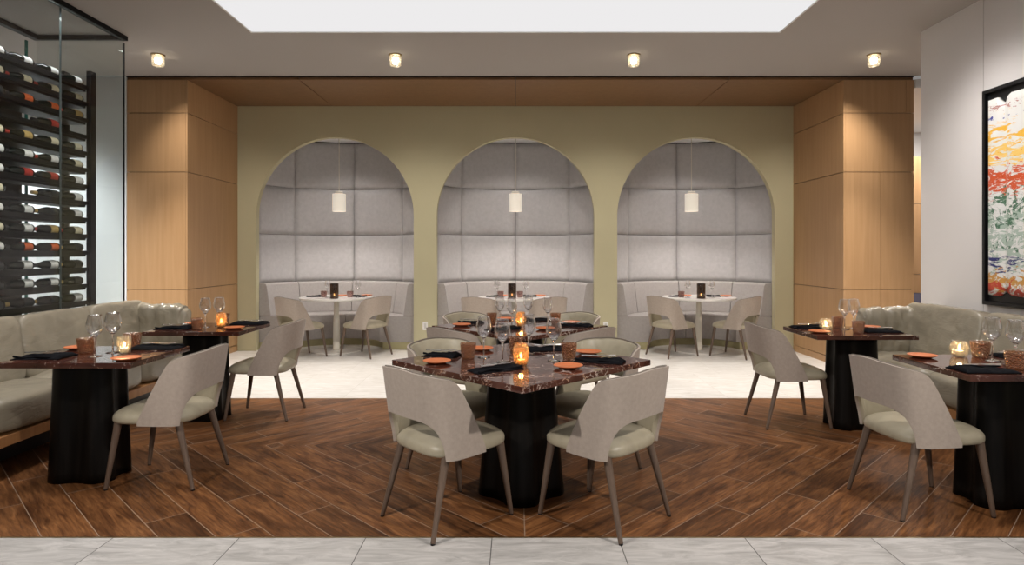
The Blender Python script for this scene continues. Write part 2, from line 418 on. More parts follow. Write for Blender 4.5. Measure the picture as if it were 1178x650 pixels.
for nm, cc in (('white', (0.80, 0.79, 0.76)), ('cream', (0.72, 0.65, 0.46)), ('red', (0.40, 0.03, 0.02)), ('orange', (0.62, 0.12, 0.03)), ('black', (0.02, 0.02, 0.022)), ('gold', (0.50, 0.34, 0.12))):
    M['lab_' + nm] = simple(nm + ' label paper', cc, rough=0.6, noise_amt=0.12, nscale=70)
M['teal'] = simple('teal glass edge', (0.02, 0.16, 0.13), rough=0.1)
M['paint'] = painting_mat()
M['plastic'] = simple('white plastic', (0.80, 0.79, 0.77), rough=0.35)
M['blue_grey'] = simple('blue grey panel', (0.13, 0.13, 0.20), rough=0.6)

# ------------------------------------------------------------------ mesh helpers
def link(name, me, mat, parent=None, smooth=False, bevel=0.0, seg=2, loc=None):
    o = bpy.data.objects.new(name, me)
    COL.objects.link(o)
    if mat is not None and len(me.materials) == 0:
        me.materials.append(mat)
    if smooth:
        for p in me.polygons:
            p.use_smooth = True
    if parent is not None:
        o.parent = parent
    if loc is not None:
        o.location = loc
    if bevel > 0:
        b = o.modifiers.new('soft edge', 'BEVEL')
        b.width = bevel; b.segments = seg; b.limit_method = 'ANGLE'; b.angle_limit = math.radians(40)
        for p in me.polygons:
            p.use_smooth = True
        w = o.modifiers.new('weighted', 'WEIGHTED_NORMAL'); w.keep_sharp = True
    return o

def mesh(name, verts, faces):
    me = bpy.data.meshes.new(name)
    me.from_pydata([tuple(v) for v in verts], [], faces)
    bm = bmesh.new(); bm.from_mesh(me)
    bmesh.ops.recalc_face_normals(bm, faces=bm.faces)
    bm.to_mesh(me); bm.free()
    me.update()
    return me

def obj(name, vf, mat, parent=None, **kw):
    return link(name, mesh(name, *vf), mat, parent, **kw)

def box(x0, x1, y0, y1, z0, z1):
    v = [(x0, y0, z0), (x1, y0, z0), (x1, y1, z0), (x0, y1, z0), (x0, y0, z1), (x1, y0, z1), (x1, y1, z1), (x0, y1, z1)]
    f = [(0, 3, 2, 1), (4, 5, 6, 7), (0, 1, 5, 4), (1, 2, 6, 5), (2, 3, 7, 6), (3, 0, 4, 7)]
    return v, f

def rings(rs, closed=True, cap0=True, cap1=True):
    """rs: list of equal-length rings of points -> skinned surface"""
    n = len(rs[0]); v = []; f = []
    for r in rs: v += list(r)
    for i in range(len(rs) - 1):
        for j in range(n if closed else n - 1):
            k = (j + 1) % n
            f.append((i * n + j, i * n + k, (i + 1) * n + k, (i + 1) * n + j))
    if cap0: f.append(tuple(range(n))[::-1])
    if cap1: f.append(tuple((len(rs) - 1) * n + j for j in range(n)))
    return v, f

def lathe(prof, seg=24, cx=0, cy=0, wob=None):
    """prof: (r, z) pairs; r == 0 at an end closes with a point"""
    v = []; f = []; idx = []
    for i, (r, z) in enumerate(prof):
        if r <= 1e-6:
            v.append((cx, cy, z)); idx.append([len(v) - 1])
        else:
            row = []
            for j in range(seg):
                a = 2 * PI * j / seg
                rr = r * (wob(a, z) if wob else 1.0)
                v.append((cx + rr * math.cos(a), cy + rr * math.sin(a), z)); row.append(len(v) - 1)
            idx.append(row)
    for i in range(len(prof) - 1):
        a, b = idx[i], idx[i + 1]
        for j in range(seg):
            k = (j + 1) % seg
            if len(a) == 1 and len(b) == 1: continue
            if len(a) == 1: f.append((a[0], b[j], b[k]))
            elif len(b) == 1: f.append((a[j], a[k], b[0]))
            else: f.append((a[j], a[k], b[k], b[j]))
    if len(idx[0]) > 1 and prof[0] != prof[-1]: f.append(tuple(idx[0])[::-1])
    if len(idx[-1]) > 1 and prof[0] != prof[-1]: f.append(tuple(idx[-1]))
    return v, f

def tube(p0, p1, r0, r1, seg=12, tip=0.0):
    p0 = Vector(p0); p1 = Vector(p1)
    d = (p1 - p0).normalized()
    up = Vector((0, 0, 1)) if abs(d.z) < 0.9 else Vector((1, 0, 0))
    a = d.cross(up).normalized(); b = d.cross(a)
    rs = []
    for p, r in ((p0, r0), (p1, r1)):
        rs.append([p + (a * math.cos(2 * PI * j / seg) + b * math.sin(2 * PI * j / seg)) * r for j in range(seg)])
    return rings(rs)

def path_tube(pts, r, seg=6, closed=False):
    pts = [Vector(p) for p in pts]; rs = []
    n = len(pts)
    for i, p in enumerate(pts):
        d = (pts[min(i + 1, n - 1)] - pts[max(i - 1, 0)]).normalized()
        up = Vector((0, 0, 1)) if abs(d.z) < 0.95 else Vector((1, 0, 0))
        a = d.cross(up).normalized(); b = d.cross(a)
        rs.append([p + (a * math.cos(2 * PI * j / seg) + b * math.sin(2 * PI * j / seg)) * r for j in range(seg)])
    return rings(rs)

def slab_from_grid(outer, inner):
    """two equal grids (rows x cols of points) closed into one solid"""
    R = len(outer); Cc = len(outer[0])
    v = [p for row in outer for p in row] + [p for row in inner for p in row]
    N = R * Cc; f = []
    for i in range(R - 1):
        for j in range(Cc - 1):
            a, b, c, d = i * Cc + j, i * Cc + j + 1, (i + 1) * Cc + j + 1, (i + 1) * Cc + j
            f.append((a, b, c, d)); f.append((N + a, N + d, N + c, N + b))
    for j in range(Cc - 1):
        f.append((j, N + j, N + j + 1, j + 1)); k = (R - 1) * Cc
        f.append((k + j, k + j + 1, N + k + j + 1, N + k + j))
    for i in range(R - 1):
        f.append((i * Cc, (i + 1) * Cc, N + (i + 1) * Cc, N + i * Cc)); k = Cc - 1
        f.append((i * Cc + k, N + i * Cc + k, N + (i + 1) * Cc + k, (i + 1) * Cc + k))
    return v, f

def pillow(sx, sy, sz, n=18, k=5.0, wr=0.012, seed=0.0, wfreq=6.0, dirw=(1, 1, 1), bulge=0.0, smooth=True):
    """rounded, creased cushion centred on the origin, full sizes sx, sy, sz"""
    bm = bmesh.new()
    bmesh.ops.create_cube(bm, size=2.0)
    bmesh.ops.subdivide_edges(bm, edges=bm.edges[:], cuts=n, use_grid_fill=True)
    for v in bm.verts:
        p = v.co.copy()
        q = (abs(p.x) ** k + abs(p.y) ** k + abs(p.z) ** k) ** (1.0 / k)
        p = p / q
        nrm = Vector((abs(p.x) ** (k - 1) * (1 if p.x > 0 else -1), abs(p.y) ** (k - 1) * (1 if p.y > 0 else -1), abs(p.z) ** (k - 1) * (1 if p.z > 0 else -1)))
        nrm.normalize()
        w = Vector((p.x * sx / 2, p.y * sy / 2, p.z * sz / 2))
        s = Vector((w.x * dirw[0], w.y * dirw[1], w.z * dirw[2])) * wfreq + Vector((seed, seed * 1.7, seed * 0.3))
        t = noise.noise(s) + 0.55 * (1 - 2 * abs(noise.noise(s * 1.9)))
        w += nrm * (t * wr + bulge * (1 - p.x ** 2) * (1 - p.y ** 2) * (1 if abs(nrm.z) > 0.5 else 0))
        v.co = w
    me = bpy.data.meshes.new('cushion')
    bm.to_mesh(me); bm.free()
    for p in me.polygons: p.use_smooth = smooth
    return me

# ------------------------------------------------------------------ things
def tag(o, label=None, cat=None, group=None, kind=None):
    if label: o['label'] = label
    if cat: o['category'] = cat
    if group: o['group'] = group
    if kind: o['kind'] = kind
    return o

def thing(name, label, cat, loc=(0, 0, 0), rz=0.0, group=None):
    o = bpy.data.objects.new(name, None)
    o.empty_display_size = 0.1
    COL.objects.link(o)
    o.location = loc; o.rotation_euler = (0, 0, rz)
    return tag(o, label, cat, group)

def struct(name, vf, mat, parent=None, **kw):
    o = obj(name, vf, mat, parent, **kw)
    if parent is None: o['kind'] = 'structure'
    return o

KIDS = {}
def kids(o):
    return [c for c in list(COL.objects) if c.parent == o]

def dup(root, loc, rz, label, group=None, scale=None):
    if root.name not in KIDS:
        KIDS[root.name] = [(c, kids(c)) for c in kids(root)]
    r = root.copy(); COL.objects.link(r)
    r.location = loc; r.rotation_euler = (0, 0, rz)
    if scale: r.scale = scale
    r['label'] = label
    if group: r['group'] = group
    for c, gs in KIDS[root.name]:
        d = c.copy(); COL.objects.link(d); d.parent = r
        for g in gs:
            e = g.copy(); COL.objects.link(e); e.parent = d
    return r

USED = set()
def place(proto, loc, rz, label, group=None, scale=None):
    """first call moves the prototype itself, later calls copy it"""
    if proto.name not in USED:
        USED.add(proto.name)
        if proto.name not in KIDS:
            KIDS[proto.name] = [(c, kids(c)) for c in kids(proto)]
        proto.location = loc; proto.rotation_euler = (0, 0, rz)
        if scale: proto.scale = scale
        proto['label'] = label
        if group: proto['group'] = group
        return proto
    return dup(proto, loc, rz, label, group, scale)

# ------------------------------------------------------------------ room shell
FLY0, FLY1, FLY2 = 3.03, 5.93, 11.2     # near tile | planks | far tile
ZC = 3.44
struct('floor_wood', box(-8.1, 7.5, FLY0, FLY1, -0.05, 0.0), M['plank'])
struct('floor_tile', box(-8.1, 7.5, -3.0, FLY0 - 0.006, -0.05, 0.0), M['tile'])
struct('floor_pale_tile', box(-9.0, 7.5, FLY1 + 0.006, FLY2, -0.05, 0.0), M['tile_far'])
for k, (yy) in enumerate((FLY0, FLY1)):
    struct('trim_%d' % (k + 1), box(-8.1, 7.5, yy - 0.006, yy + 0.004, -0.05, 0.0012), M['brass'])

def ceiling_with_hole(x0, x1, y0, y1, hx0, hx1, hy0, hy1, z0, z1):
    xs = [x0, hx0, hx1, x1]; ys = [y0, hy0, hy1, y1]
    v = []; f = []
    for z in (z0, z1):
        for y in ys:
            for x in xs: v.append((x, y, z))
    def I(i, j, k): return k * 16 + j * 4 + i
    for j in range(3):
        for i in range(3):
            if i == 1 and j == 1: continue
            f.append((I(i, j, 0), I(i, j + 1, 0), I(i + 1, j + 1, 0), I(i + 1, j, 0)))
            f.append((I(i, j, 1), I(i + 1, j, 1), I(i + 1, j + 1, 1), I(i, j + 1, 1)))
    for i in range(3):
        f.append((I(i, 0, 0), I(i + 1, 0, 0), I(i + 1, 0, 1), I(i, 0, 1)))
        f.append((I(i, 3, 0), I(i, 3, 1), I(i + 1, 3, 1), I(i + 1, 3, 0)))
        f.append((I(0, i, 0), I(0, i, 1), I(0, i + 1, 1), I(0, i + 1, 0)))
        f.append((I(3, i, 0), I(3, i + 1, 0), I(3, i + 1, 1), I(3, i, 1)))
    f.append((I(1, 1, 0), I(2, 1, 0), I(2, 1, 1), I(1, 1, 1)))
    f.append((I(1, 2, 0), I(1, 2, 1), I(2, 2, 1), I(2, 2, 0)))
    f.append((I(1, 1, 0), I(1, 1, 1), I(1, 2, 1), I(1, 2, 0)))
    f.append((I(2, 1, 0), I(2, 2, 0), I(2, 2, 1), I(2, 1, 1)))
    return v, f

SK = (-2.50, 2.50, -1.2, 5.99)
struct('ceiling', ceiling_with_hole(-8.2, 7.5, -3.0, 7.44, SK[0], SK[1], SK[2], SK[3], ZC, ZC + 0.12), M['ceil'])
sky = thing('skylight_panel', 'large luminous white stretch panel set into the ceiling', 'ceiling light', (0, 2.4, ZC + 0.008))
obj('diffuser', box(SK[0], SK[1], SK[2] - 2.4, SK[3] - 2.4, 0.0, 0.02), M['sky'], sky)
fv = ceiling_with_hole(SK[0], SK[1], SK[2] - 2.4, SK[3] - 2.4, SK[0] + 0.012, SK[1] - 0.012, SK[2] - 2.388, SK[3] - 2.412, -0.008, 0.0)
obj('frame', fv, M['plastic'], sky)

# right wall with upright panel joints
wr = struct('wall_right', box(3.82, 3.98, -3.0, 5.97, 0, ZC), M['wall'])
for yy in (5.17,):
    struct('trim_3', box(3.8165, 3.8195, yy - 0.002, yy + 0.002, 0.0, ZC), simple('wall joint', (0.62, 0.59, 0.57), rough=0.8))
struct('baseboard_right', box(3.806, 3.82, -3.0, 5.97, 0.0, 0.08), M['wall'])

# niche wall
WY = 8.81
AC = [-2.51, 0.0, 2.51]; AR = 1.095; ZS = 1.872
WT = 3.40
def arch_wall(x0, x1, y0, y1, zt):
    cols = []      # (x, zlow list for left side, right side)
    xs = [x0]
    for c in AC:
        for i in range(41):
            xs.append(c - AR * math.cos(PI * i / 40))
    xs.append(x1)
    def zin(x, c): return ZS + math.sqrt(max(0.0, AR * AR - (x - c) ** 2))
    v = []; f = []
    def V(x, y, z):
        v.append((x, y, z)); return len(v) - 1
    grid = {}
    for y in (y0, y1):
        for i, x in enumerate(xs):
            inarch = None
            for c in AC:
                if abs(x - c) <= AR + 1e-6: inarch = c
            zl = ZS if inarch is None else zin(x, inarch)
            edge = inarch is not None and abs(abs(x - inarch) - AR) < 1e-6
            grid[(i, y)] = (V(x, y, 0) if (inarch is None or edge) else None, V(x, y, ZS if edge else zl), V(x, y, zt))
    for i in range(len(xs) - 1):
        a0, b0 = grid[(i, y0)], grid[(i + 1, y0)]; a1, b1 = grid[(i, y1)], grid[(i + 1, y1)]
        f.append((a0[1], b0[1], b0[2], a0[2])); f.append((a1[1], a1[2], b1[2], b1[1]))
        f.append((a0[2], b0[2], b1[2], a1[2]))
        mid = 0.5 * (xs[i] + xs[i + 1])
        inside = any(abs(mid - c) < AR - 1e-6 for c in AC)
        if inside:
            f.append((a0[1], a1[1], b1[1], b0[1]))
        else:
            f.append((a0[0], b0[0], b0[1], a0[1])); f.append((a1[0], a1[1], b1[1], b1[0]))
            for t0, t1 in ((a0, a1), (b0, b1)):
                f.append((t0[0], t0[1], t1[1], t1[0]))
    return v, f
struct('wall_back', arch_wall(-3.90, 3.92, WY, WY + 0.10, WT), M['green'])
for k, x in enumerate((-1.255, 1.255)):
    t = thing('wall_outlet', 'white outlet plate on the olive wall, %s of the middle arch' % ('left' if k == 0 else 'right'), 'outlet', (x, WY, 0.345), 0, 'outlets on the olive wall')
    obj('cover_plate', box(-0.035, 0.035, -0.008, 0.0, -0.058, 0.058), M['plastic'], t, bevel=0.003)
    obj('socket', box(-0.016, 0.016, -0.0095, -0.008, -0.035, 0.035), simple('socket grey', (0.6, 0.59, 0.57)), t)

# soffit of wood panels
sof = bpy.data.objects.new('soffit_ceiling', None); COL.objects.link(sof); sof['kind'] = 'structure'
sx = [-4.58, -2.55, 0.0, 2.52, 4.69]
for a, b in zip(sx[:-1], sx[1:]):
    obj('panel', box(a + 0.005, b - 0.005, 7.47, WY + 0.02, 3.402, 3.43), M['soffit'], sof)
obj('backing', box(-4.58, 4.69, 7.45, WY + 0.3, 3.431, 3.52), M['black'], sof)

# timber columns either side of the niche wall
def column(side):
    s = side
    o = bpy.data.objects.new('wood_column', None); COL.objects.link(o); o['kind'] = 'structure'
    xi = 3.862 * s; xo = 4.69 if s > 0 else -4.575
    g = 0.0035
    rows = [0.0, 0.085, 0.93, 2.312, 3.007, 3.40]
    x0, x1 = min(xi, xo), max(xi, xo)
    obj('core', box(x0 + 0.02, x1 - 0.02, 7.48, WY + 0.3, 0.0, 3.40), M['seam'], o)
    for i in range(5):
        z0, z1 = rows[i] + g, rows[i + 1] - g
        if i == 0: z0 = 0.0
        # side face towards the room centre
        a, b = (xi - 0.0, xi + 0.02 * s)
        obj('panel', box(min(a, b), max(a, b), 7.46, WY - 0.002, z0, z1), M['maple'], o)
        # front face, split in two on the lower rows of the right column
        cuts = [x0 + 0.0205 * (1 if s > 0 else 0), x1 - 0.0205 * (1 if s < 0 else 0)]
        if s > 0 and i in (1, 2): cuts = [cuts[0], 4.295, cuts[1]]
        if s > 0 and i in (4,): cuts = [cuts[0], 4.600, cuts[1]]
        for c0, c1 in zip(cuts[:-1], cuts[1:]):
            obj('panel', box(c0 + 0.001, c1 - 0.002, 7.46, 7.478, z0, z1), M['maple'], o)
        if s > 0:
            obj('panel', box(xo - 0.018, xo, 7.4785, WY, z0, z1), M['maple'], o)
    return o
column(-1); column(1)

# walls beyond the wine cellar and beyond the right hand column
struct('wall_left', box(-8.0, -4.58, 7.46, 7.58, 0, ZC), M['white'])
struct('wall_left_side', box(-8.1, -8.0, -3.0, 7.58, 0, ZC), M['white'])
struct('wall_corridor', box(4.72, 7.5, 10.2, 10.3, 0, ZC), M['white'])
struct('wall_corridor_side', box(7.4, 7.5, 5.0, 10.2, 0, ZC), M['white'])
cp = bpy.data.objects.new('corridor_wall', None); COL.objects.link(cp); cp['kind'] = 'structure'
for z0, z1, mm in ((0.0, 0.75, 'blue_grey'), (0.757, 1.03, 'maple'), (1.037, 2.10, 'maple'), (2.107, 2.82, 'maple')):
    obj('panel', box(4.75, 7.0, 9.6, 9.66, z0, z1), M[mm], cp)
struct('ceiling_corridor', box(4.70, 7.5, 7.44, 10.3, 3.30, 3.40), M['white'])

# ------------------------------------------------------------------ niches
NY = 8.915; NA = 1.115; NB = 0.96
def ell(cx, ang, off):
    """point on the niche ellipse, ang from -90 (left) to 90 (right), moved off towards the inside"""
    a = math.radians(ang)
    return Vector((cx + (NA - off) * math.sin(a), NY + (NB - off) * math.cos(a), 0))

def sweep(cx, a0, a1, prof, n=18):
    """closed cross-section (off, z) swept along the niche ellipse"""
    rs = []
    for i in range(n + 1):
        a = a0 + (a1 - a0) * i / n
        rs.append([ell(cx, a, o) + Vector((0, 0, z)) for o, z in prof])
    return rings(rs)

ZN = 3.075
ARCHN = ['left', 'middle', 'right']
for ci, cx in enumerate(AC):
    struct('wall_niche', sweep(cx, -90, 90, [(-0.02, 0), (-0.10, 0), (-0.10, ZN + 0.1), (-0.02, ZN + 0.1)], 28), M['seam'])
    top = [ell(cx, -90 + 180 * i / 28, -0.02) for i in range(29)]
    cv = [(p.x, p.y, ZN) for p in top] + [(p.x, p.y, ZN + 0.03) for p in top]
    cf = [tuple(range(29)), tuple(range(57, 28, -1))] + [(i, i + 1, 30 + i, 29 + i) for i in range(28)] + [(28, 0, 29, 57)]
    struct('ceiling_niche', (cv, cf), M['white'])
    # padded fabric panels
    wp = thing('padded_wall', 'grey fabric padded panels lining the back of the %s arch' % ARCHN[ci], 'wall padding', (cx, NY, 0.9), 0, 'padded arch linings')
    off0 = Vector((cx, NY, 0.9))
    A = [-89.5, -47.4, 0.0, 47.4, 89.5]; Z = [0.93, 1.632, 2.338, ZN - 0.012]
    for ai in range(4):
        for zi in range(3):
            g = 0.16
            outer = []; inner = []
            na, nz = 12, 10
            for i in range(nz + 1):
                ro, ri = [], []
                for j in range(na + 1):
                    tu = j / na; tv = i / nz
                    an = A[ai] + g + (A[ai + 1] - A[ai] - 2 * g) * tu
                    z = Z[zi] + 0.0025 + (Z[zi + 1] - Z[zi] - 0.005) * tv
                    e = (1 - abs(2 * tu - 1) ** 8) * (1 - abs(2 * tv - 1) ** 8)
                    ro.append(ell(cx, an, -0.015) + Vector((0, 0, z)) - off0)
                    ri.append(ell(cx, an, 0.016 + 0.018 * e ** 0.6) + Vector((0, 0, z)) - off0)
                outer.append(ro); inner.append(ri)
            obj('panel', slab_from_grid(outer, inner), M['booth_pad'], wp, smooth=True)
    # curved banquette
    bq = thing('curved_banquette', 'greige upholstered horseshoe banquette inside the %s arch' % ARCHN[ci], 'bench', (cx, NY, 0), 0, 'booth banquettes')
    def shift(vf):
        return [(v[0] - cx, v[1] - NY, v[2]) for v in vf[0]], vf[1]
    rp = lambda o0, o1, z0, z1, r: [(o0, z0), (o1, z0), (o1, z1 - r), (o1 - r * 0.3, z1 - r * 0.3), (o1 - r, z1), (o0 + r, z1), (o0 + r * 0.3, z1 - r * 0.3), (o0, z1 - r)]
    obj('plinth', shift(sweep(cx, -90, 90, [(0.0, 0), (0.47, 0), (0.47, 0.10), (0.0, 0.10)], 28)), M['olive_base'], bq)
    for a0, a1 in ((-90, -0.25), (0.25, 90)):
        obj('seat', shift(sweep(cx, a0, a1, rp(0.0, 0.52, 0.10, 0.47, 0.035), 18)), M['booth_seat'], bq, smooth=False, bevel=0.006)
    for a0, a1 in ((-90, -47.6), (-47.2, -0.2), (0.2, 47.2), (47.6, 90)):
        obj('backrest', shift(sweep(cx, a0, a1, [(0.0, 0.472), (0.185, 0.472), (0.165, 0.60), (0.125, 0.895), (0.110, 0.920), (0.085, 0.9305), (0.0, 0.9305)], 14)), M['booth_seat'], bq, bevel=0.006)
    # pendant
    px = [-2.51, 0.0, 2.505][ci]
    pd = thing('pendant_lamp', 'cream cylinder pendant hanging on a thin rod in the %s arch' % ARCHN[ci], 'pendant lamp', (px, 9.02, 0), 0, 'arch pendants')
    obj('rod', lathe([(0.006, 2.235), (0.006, ZN - 0.02)], 8), M['cream'], pd)
    obj('canopy', lathe([(0.05, ZN - 0.022), (0.05, ZN - 0.001)], 20), M['cream'], pd)
    obj('cap', lathe([(0.055, 2.200), (0.055, 2.228), (0.045, 2.236), (0.012, 2.238)], 24), M['cream'], pd, smooth=False)
    obj('shade', lathe([(0.090, 1.950), (0.093, 1.950), (0.093, 2.195), (0.088, 2.200), (0.0, 2.200), (0.0, 2.192), (0.088, 2.192), (0.088, 1.952), (0.090, 1.950)], 36), M['cream_shade'], pd)
    obj('diffuser', lathe([(0.0, 1.966), (0.086, 1.966), (0.086, 1.972), (0.0, 1.972)], 28), M['lamp_soft'], pd)

# ------------------------------------------------------------------ ceiling crystal downlights
for k, x in enumerate((-3.75, -1.26, 1.24, 3.76)):
    d = thing('ceiling_downlight', 'glowing crystal cylinder downlight, %s from the left on the ceiling' % ORD[k + 1], 'ceiling light', (x, 6.65, ZC), 0, 'crystal downlights')
    obj('trim_ring', lathe([(0.048, -0.012), (0.066, -0.012), (0.068, 0.0), (0.048, 0.0), (0.048, -0.012)], 28), M['brass'], d)
    obj('crystal', lathe([(0.0, -0.118), (0.052, -0.118), (0.058, -0.112), (0.060, -0.075), (0.057, -0.070), (0.060, -0.064), (0.060, -0.014), (0.0, -0.014)], 24), M['crystal'], d)
    obj('bulb', lathe([(0.0, -0.100), (0.028, -0.094), (0.036, -0.060), (0.030, -0.030), (0.0, -0.024)], 16), M['lamp'], d, smooth=True)

# ------------------------------------------------------------------ wine cellar
wc = thing('wine_cellar_glazing', 'frameless glass enclosure with black top channel around the wine rack', 'glass enclosure', (-3.75, 6.07, 0))
GX, GY = -3.75, 6.07
def rel(b):
    return [(v[0] - GX, v[1] - GY, v[2]) for v in b[0]], b[1]
pys = [6.065, 5.222, 3.75, 2.28, 0.8]
for a, b in zip(pys[:-1], pys[1:]):
    obj('glass_pane', rel(box(GX - 0.006, GX + 0.006, b + 0.0016, a - 0.0016, 0.03, ZC - 0.045)), M['pane'], wc)
    obj('pane_joint', rel(box(GX - 0.007, GX + 0.007, b - 0.0014, b + 0.0014, 0.03, ZC - 0.06)), simple('silicone joint', (0.10, 0.12, 0.12)), wc)
obj('glass_pane', rel(box(-4.58, GX - 0.012, GY - 0.012, GY, 0.03, ZC - 0.045)), M['pane'], wc)
obj('top_channel', rel(box(GX - 0.025, GX + 0.025, 0.8, GY + 0.02, ZC - 0.044, ZC - 0.002)), M['black_metal'], wc)
obj('top_channel', rel(box(-4.61, GX - 0.0305, GY - 0.03, GY + 0.01, ZC - 0.044, ZC - 0.002)), M['black_metal'], wc)
obj('top_channel', rel(box(-4.61, -4.55, 0.8, GY - 0.031, ZC - 0.044, ZC - 0.002)), M['black_metal'], wc)
obj('corner_post', rel(box(GX - 0.0055, GX + 0.0055, GY - 0.010, GY + 0.004, 0.0, ZC - 0.07)), M['black_metal'], wc)
obj('bottom_channel', rel(box(GX - 0.025, GX + 0.025, 0.8, GY - 0.0115, 0.0, 0.03)), M['black_metal'], wc)
obj('glass_edge', rel(box(-4.586, -4.574, 5.92, 5.945, 0.0, ZC - 0.09)), M['teal'], wc)

rk = thing('wine_rack', 'tall black metal label-forward wine rack behind the glass', 'wine rack', (-4.1, 5.95, 0))
RX, RY = -4.1, 5.95
def relr(b):
    return [(v[0] - RX, v[1] - RY, v[2]) for v in b[0]], b[1]
ROWZ = [2.945 - 0.1535 * k for k in range(18)]
for yy in (5.99, 3.6, 2.2):
    for xx in (-3.985, -4.235):
        obj('post', relr(box(xx - 0.022, xx + 0.022, yy - 0.075, yy, 0.0, 3.06)), M['black_metal'], rk, bevel=0.003)
obj('back_panel', relr(box(-4.47, -4.44, 2.2, 5.70, 0.0, 2.80)), M['black'], rk)
for z in ROWZ:
    obj('shelf', relr(box(-4.21, -4.008, 2.2, 5.912, z - 0.085, z - 0.041)), M['black_metal'], rk, bevel=0.003)
    obj('rail', relr(box(-3.998, -3.986, 2.28, 5.912, z - 0.066, z - 0.030)), M['black_metal'], rk)

def bottle_proto(labmat, capmat, slim):
    t = thing('wine_bottle', 'x', 'bottle', (0, 0, -5), 0, 'wine bottles in the glazed rack')
    R = 0.0375
    if slim: prof = [(0.0, 0.006), (0.026, 0.0), (R - 0.003, 0.0), (R, 0.006), (R, 0.185), (R - 0.004, 0.205), (0.020, 0.232), (0.0145, 0.25), (0.0140, 0.262)]
    else: prof = [(0.0, 0.010), (0.026, 0.0), (R, 0.004), (R + 0.002, 0.02), (R + 0.001, 0.14), (R - 0.008, 0.175), (0.018, 0.222), (0.0145, 0.245), (0.0140, 0.262)]
    prof.append((0.0, 0.262))
    obj('glass_body', lathe(prof, 18), M['bottle'], t, smooth=True)
    obj('foil_capsule', lathe([(0.0155, 0.235), (0.0165, 0.236), (0.0160, 0.284), (0.0165, 0.285), (0.0165, 0.292), (0.0, 0.292)], 14), capmat, t, smooth=False)
    v = []; f = []
    for i, z in enumerate((0.028, 0.115)):
        for j in range(15):
            a = -0.2 + (PI * 1.15) * j / 14
            for q in (0.0016, 0.0028):
                v.append(((R + 0.0015 + q) * math.cos(a), (R + 0.0015 + q) * math.sin(a), z))
    for j in range(14):
        a, b = j * 2, j * 2 + 2
        f += [(a + 1, b + 1, b + 31, a + 31), (a, a + 30, b + 30, b), (a, b, b + 1, a + 1), (a + 30, a + 31, b + 31, b + 30)]
    f += [(0, 1, 31, 30), (28, 58, 59, 29)]
    obj('label', (v, f), labmat, t, smooth=False)
    return t
BV = [('white', 'black'), ('cream', 'red'), ('white', 'red'), ('red', 'black'), ('black', 'gold'), ('orange', 'black'), ('cream', 'black'), ('gold', 'red')]
PROT = {}
ROWV = ['0000', '6116', '4557', '  3 ', '6766', '0026', '2330', '6 40', '0040', '6071', '0554', '4004', '4004', '4440', '0440']
lay = 0
COLN = {'0': 'white', '1': 'cream', '2': 'white', '3': 'red', '4': 'black', '5': 'orange', '6': 'cream', '7': 'gold'}
for r in range(15):
    rowdesc = ROWV[r]; nth = 0
    for k in range(5):
        ch = rowdesc[3 - k] if k < 4 else random.choice('046')
        if ch == ' ': continue
        nth += 1
        i = int(ch)
        slim = (r + k) % 3 != 0
        key = (i, slim)
        if key not in PROT:
            PROT[key] = bottle_proto(M['lab_' + BV[i][0]], M['lab_' + BV[i][1]], slim)
        p = PROT[key]
        yb = 5.905 - k * 0.300 - random.uniform(0.0, 0.012)
        lab = 'wine bottle with %s label, %s from the end post, %s rack row from the top' % (COLN[ch], ORD[nth], ORD[r + 1])
        o = place(p, (-4.055, yb, ROWZ[r] - 0.0005), 0, lab, 'wine bottles in the glazed rack')
        o.rotation_euler = (PI / 2, random.uniform(-0.25, 0.35) + 0.55, 0)   # lying, base towards the far post, label to the glass

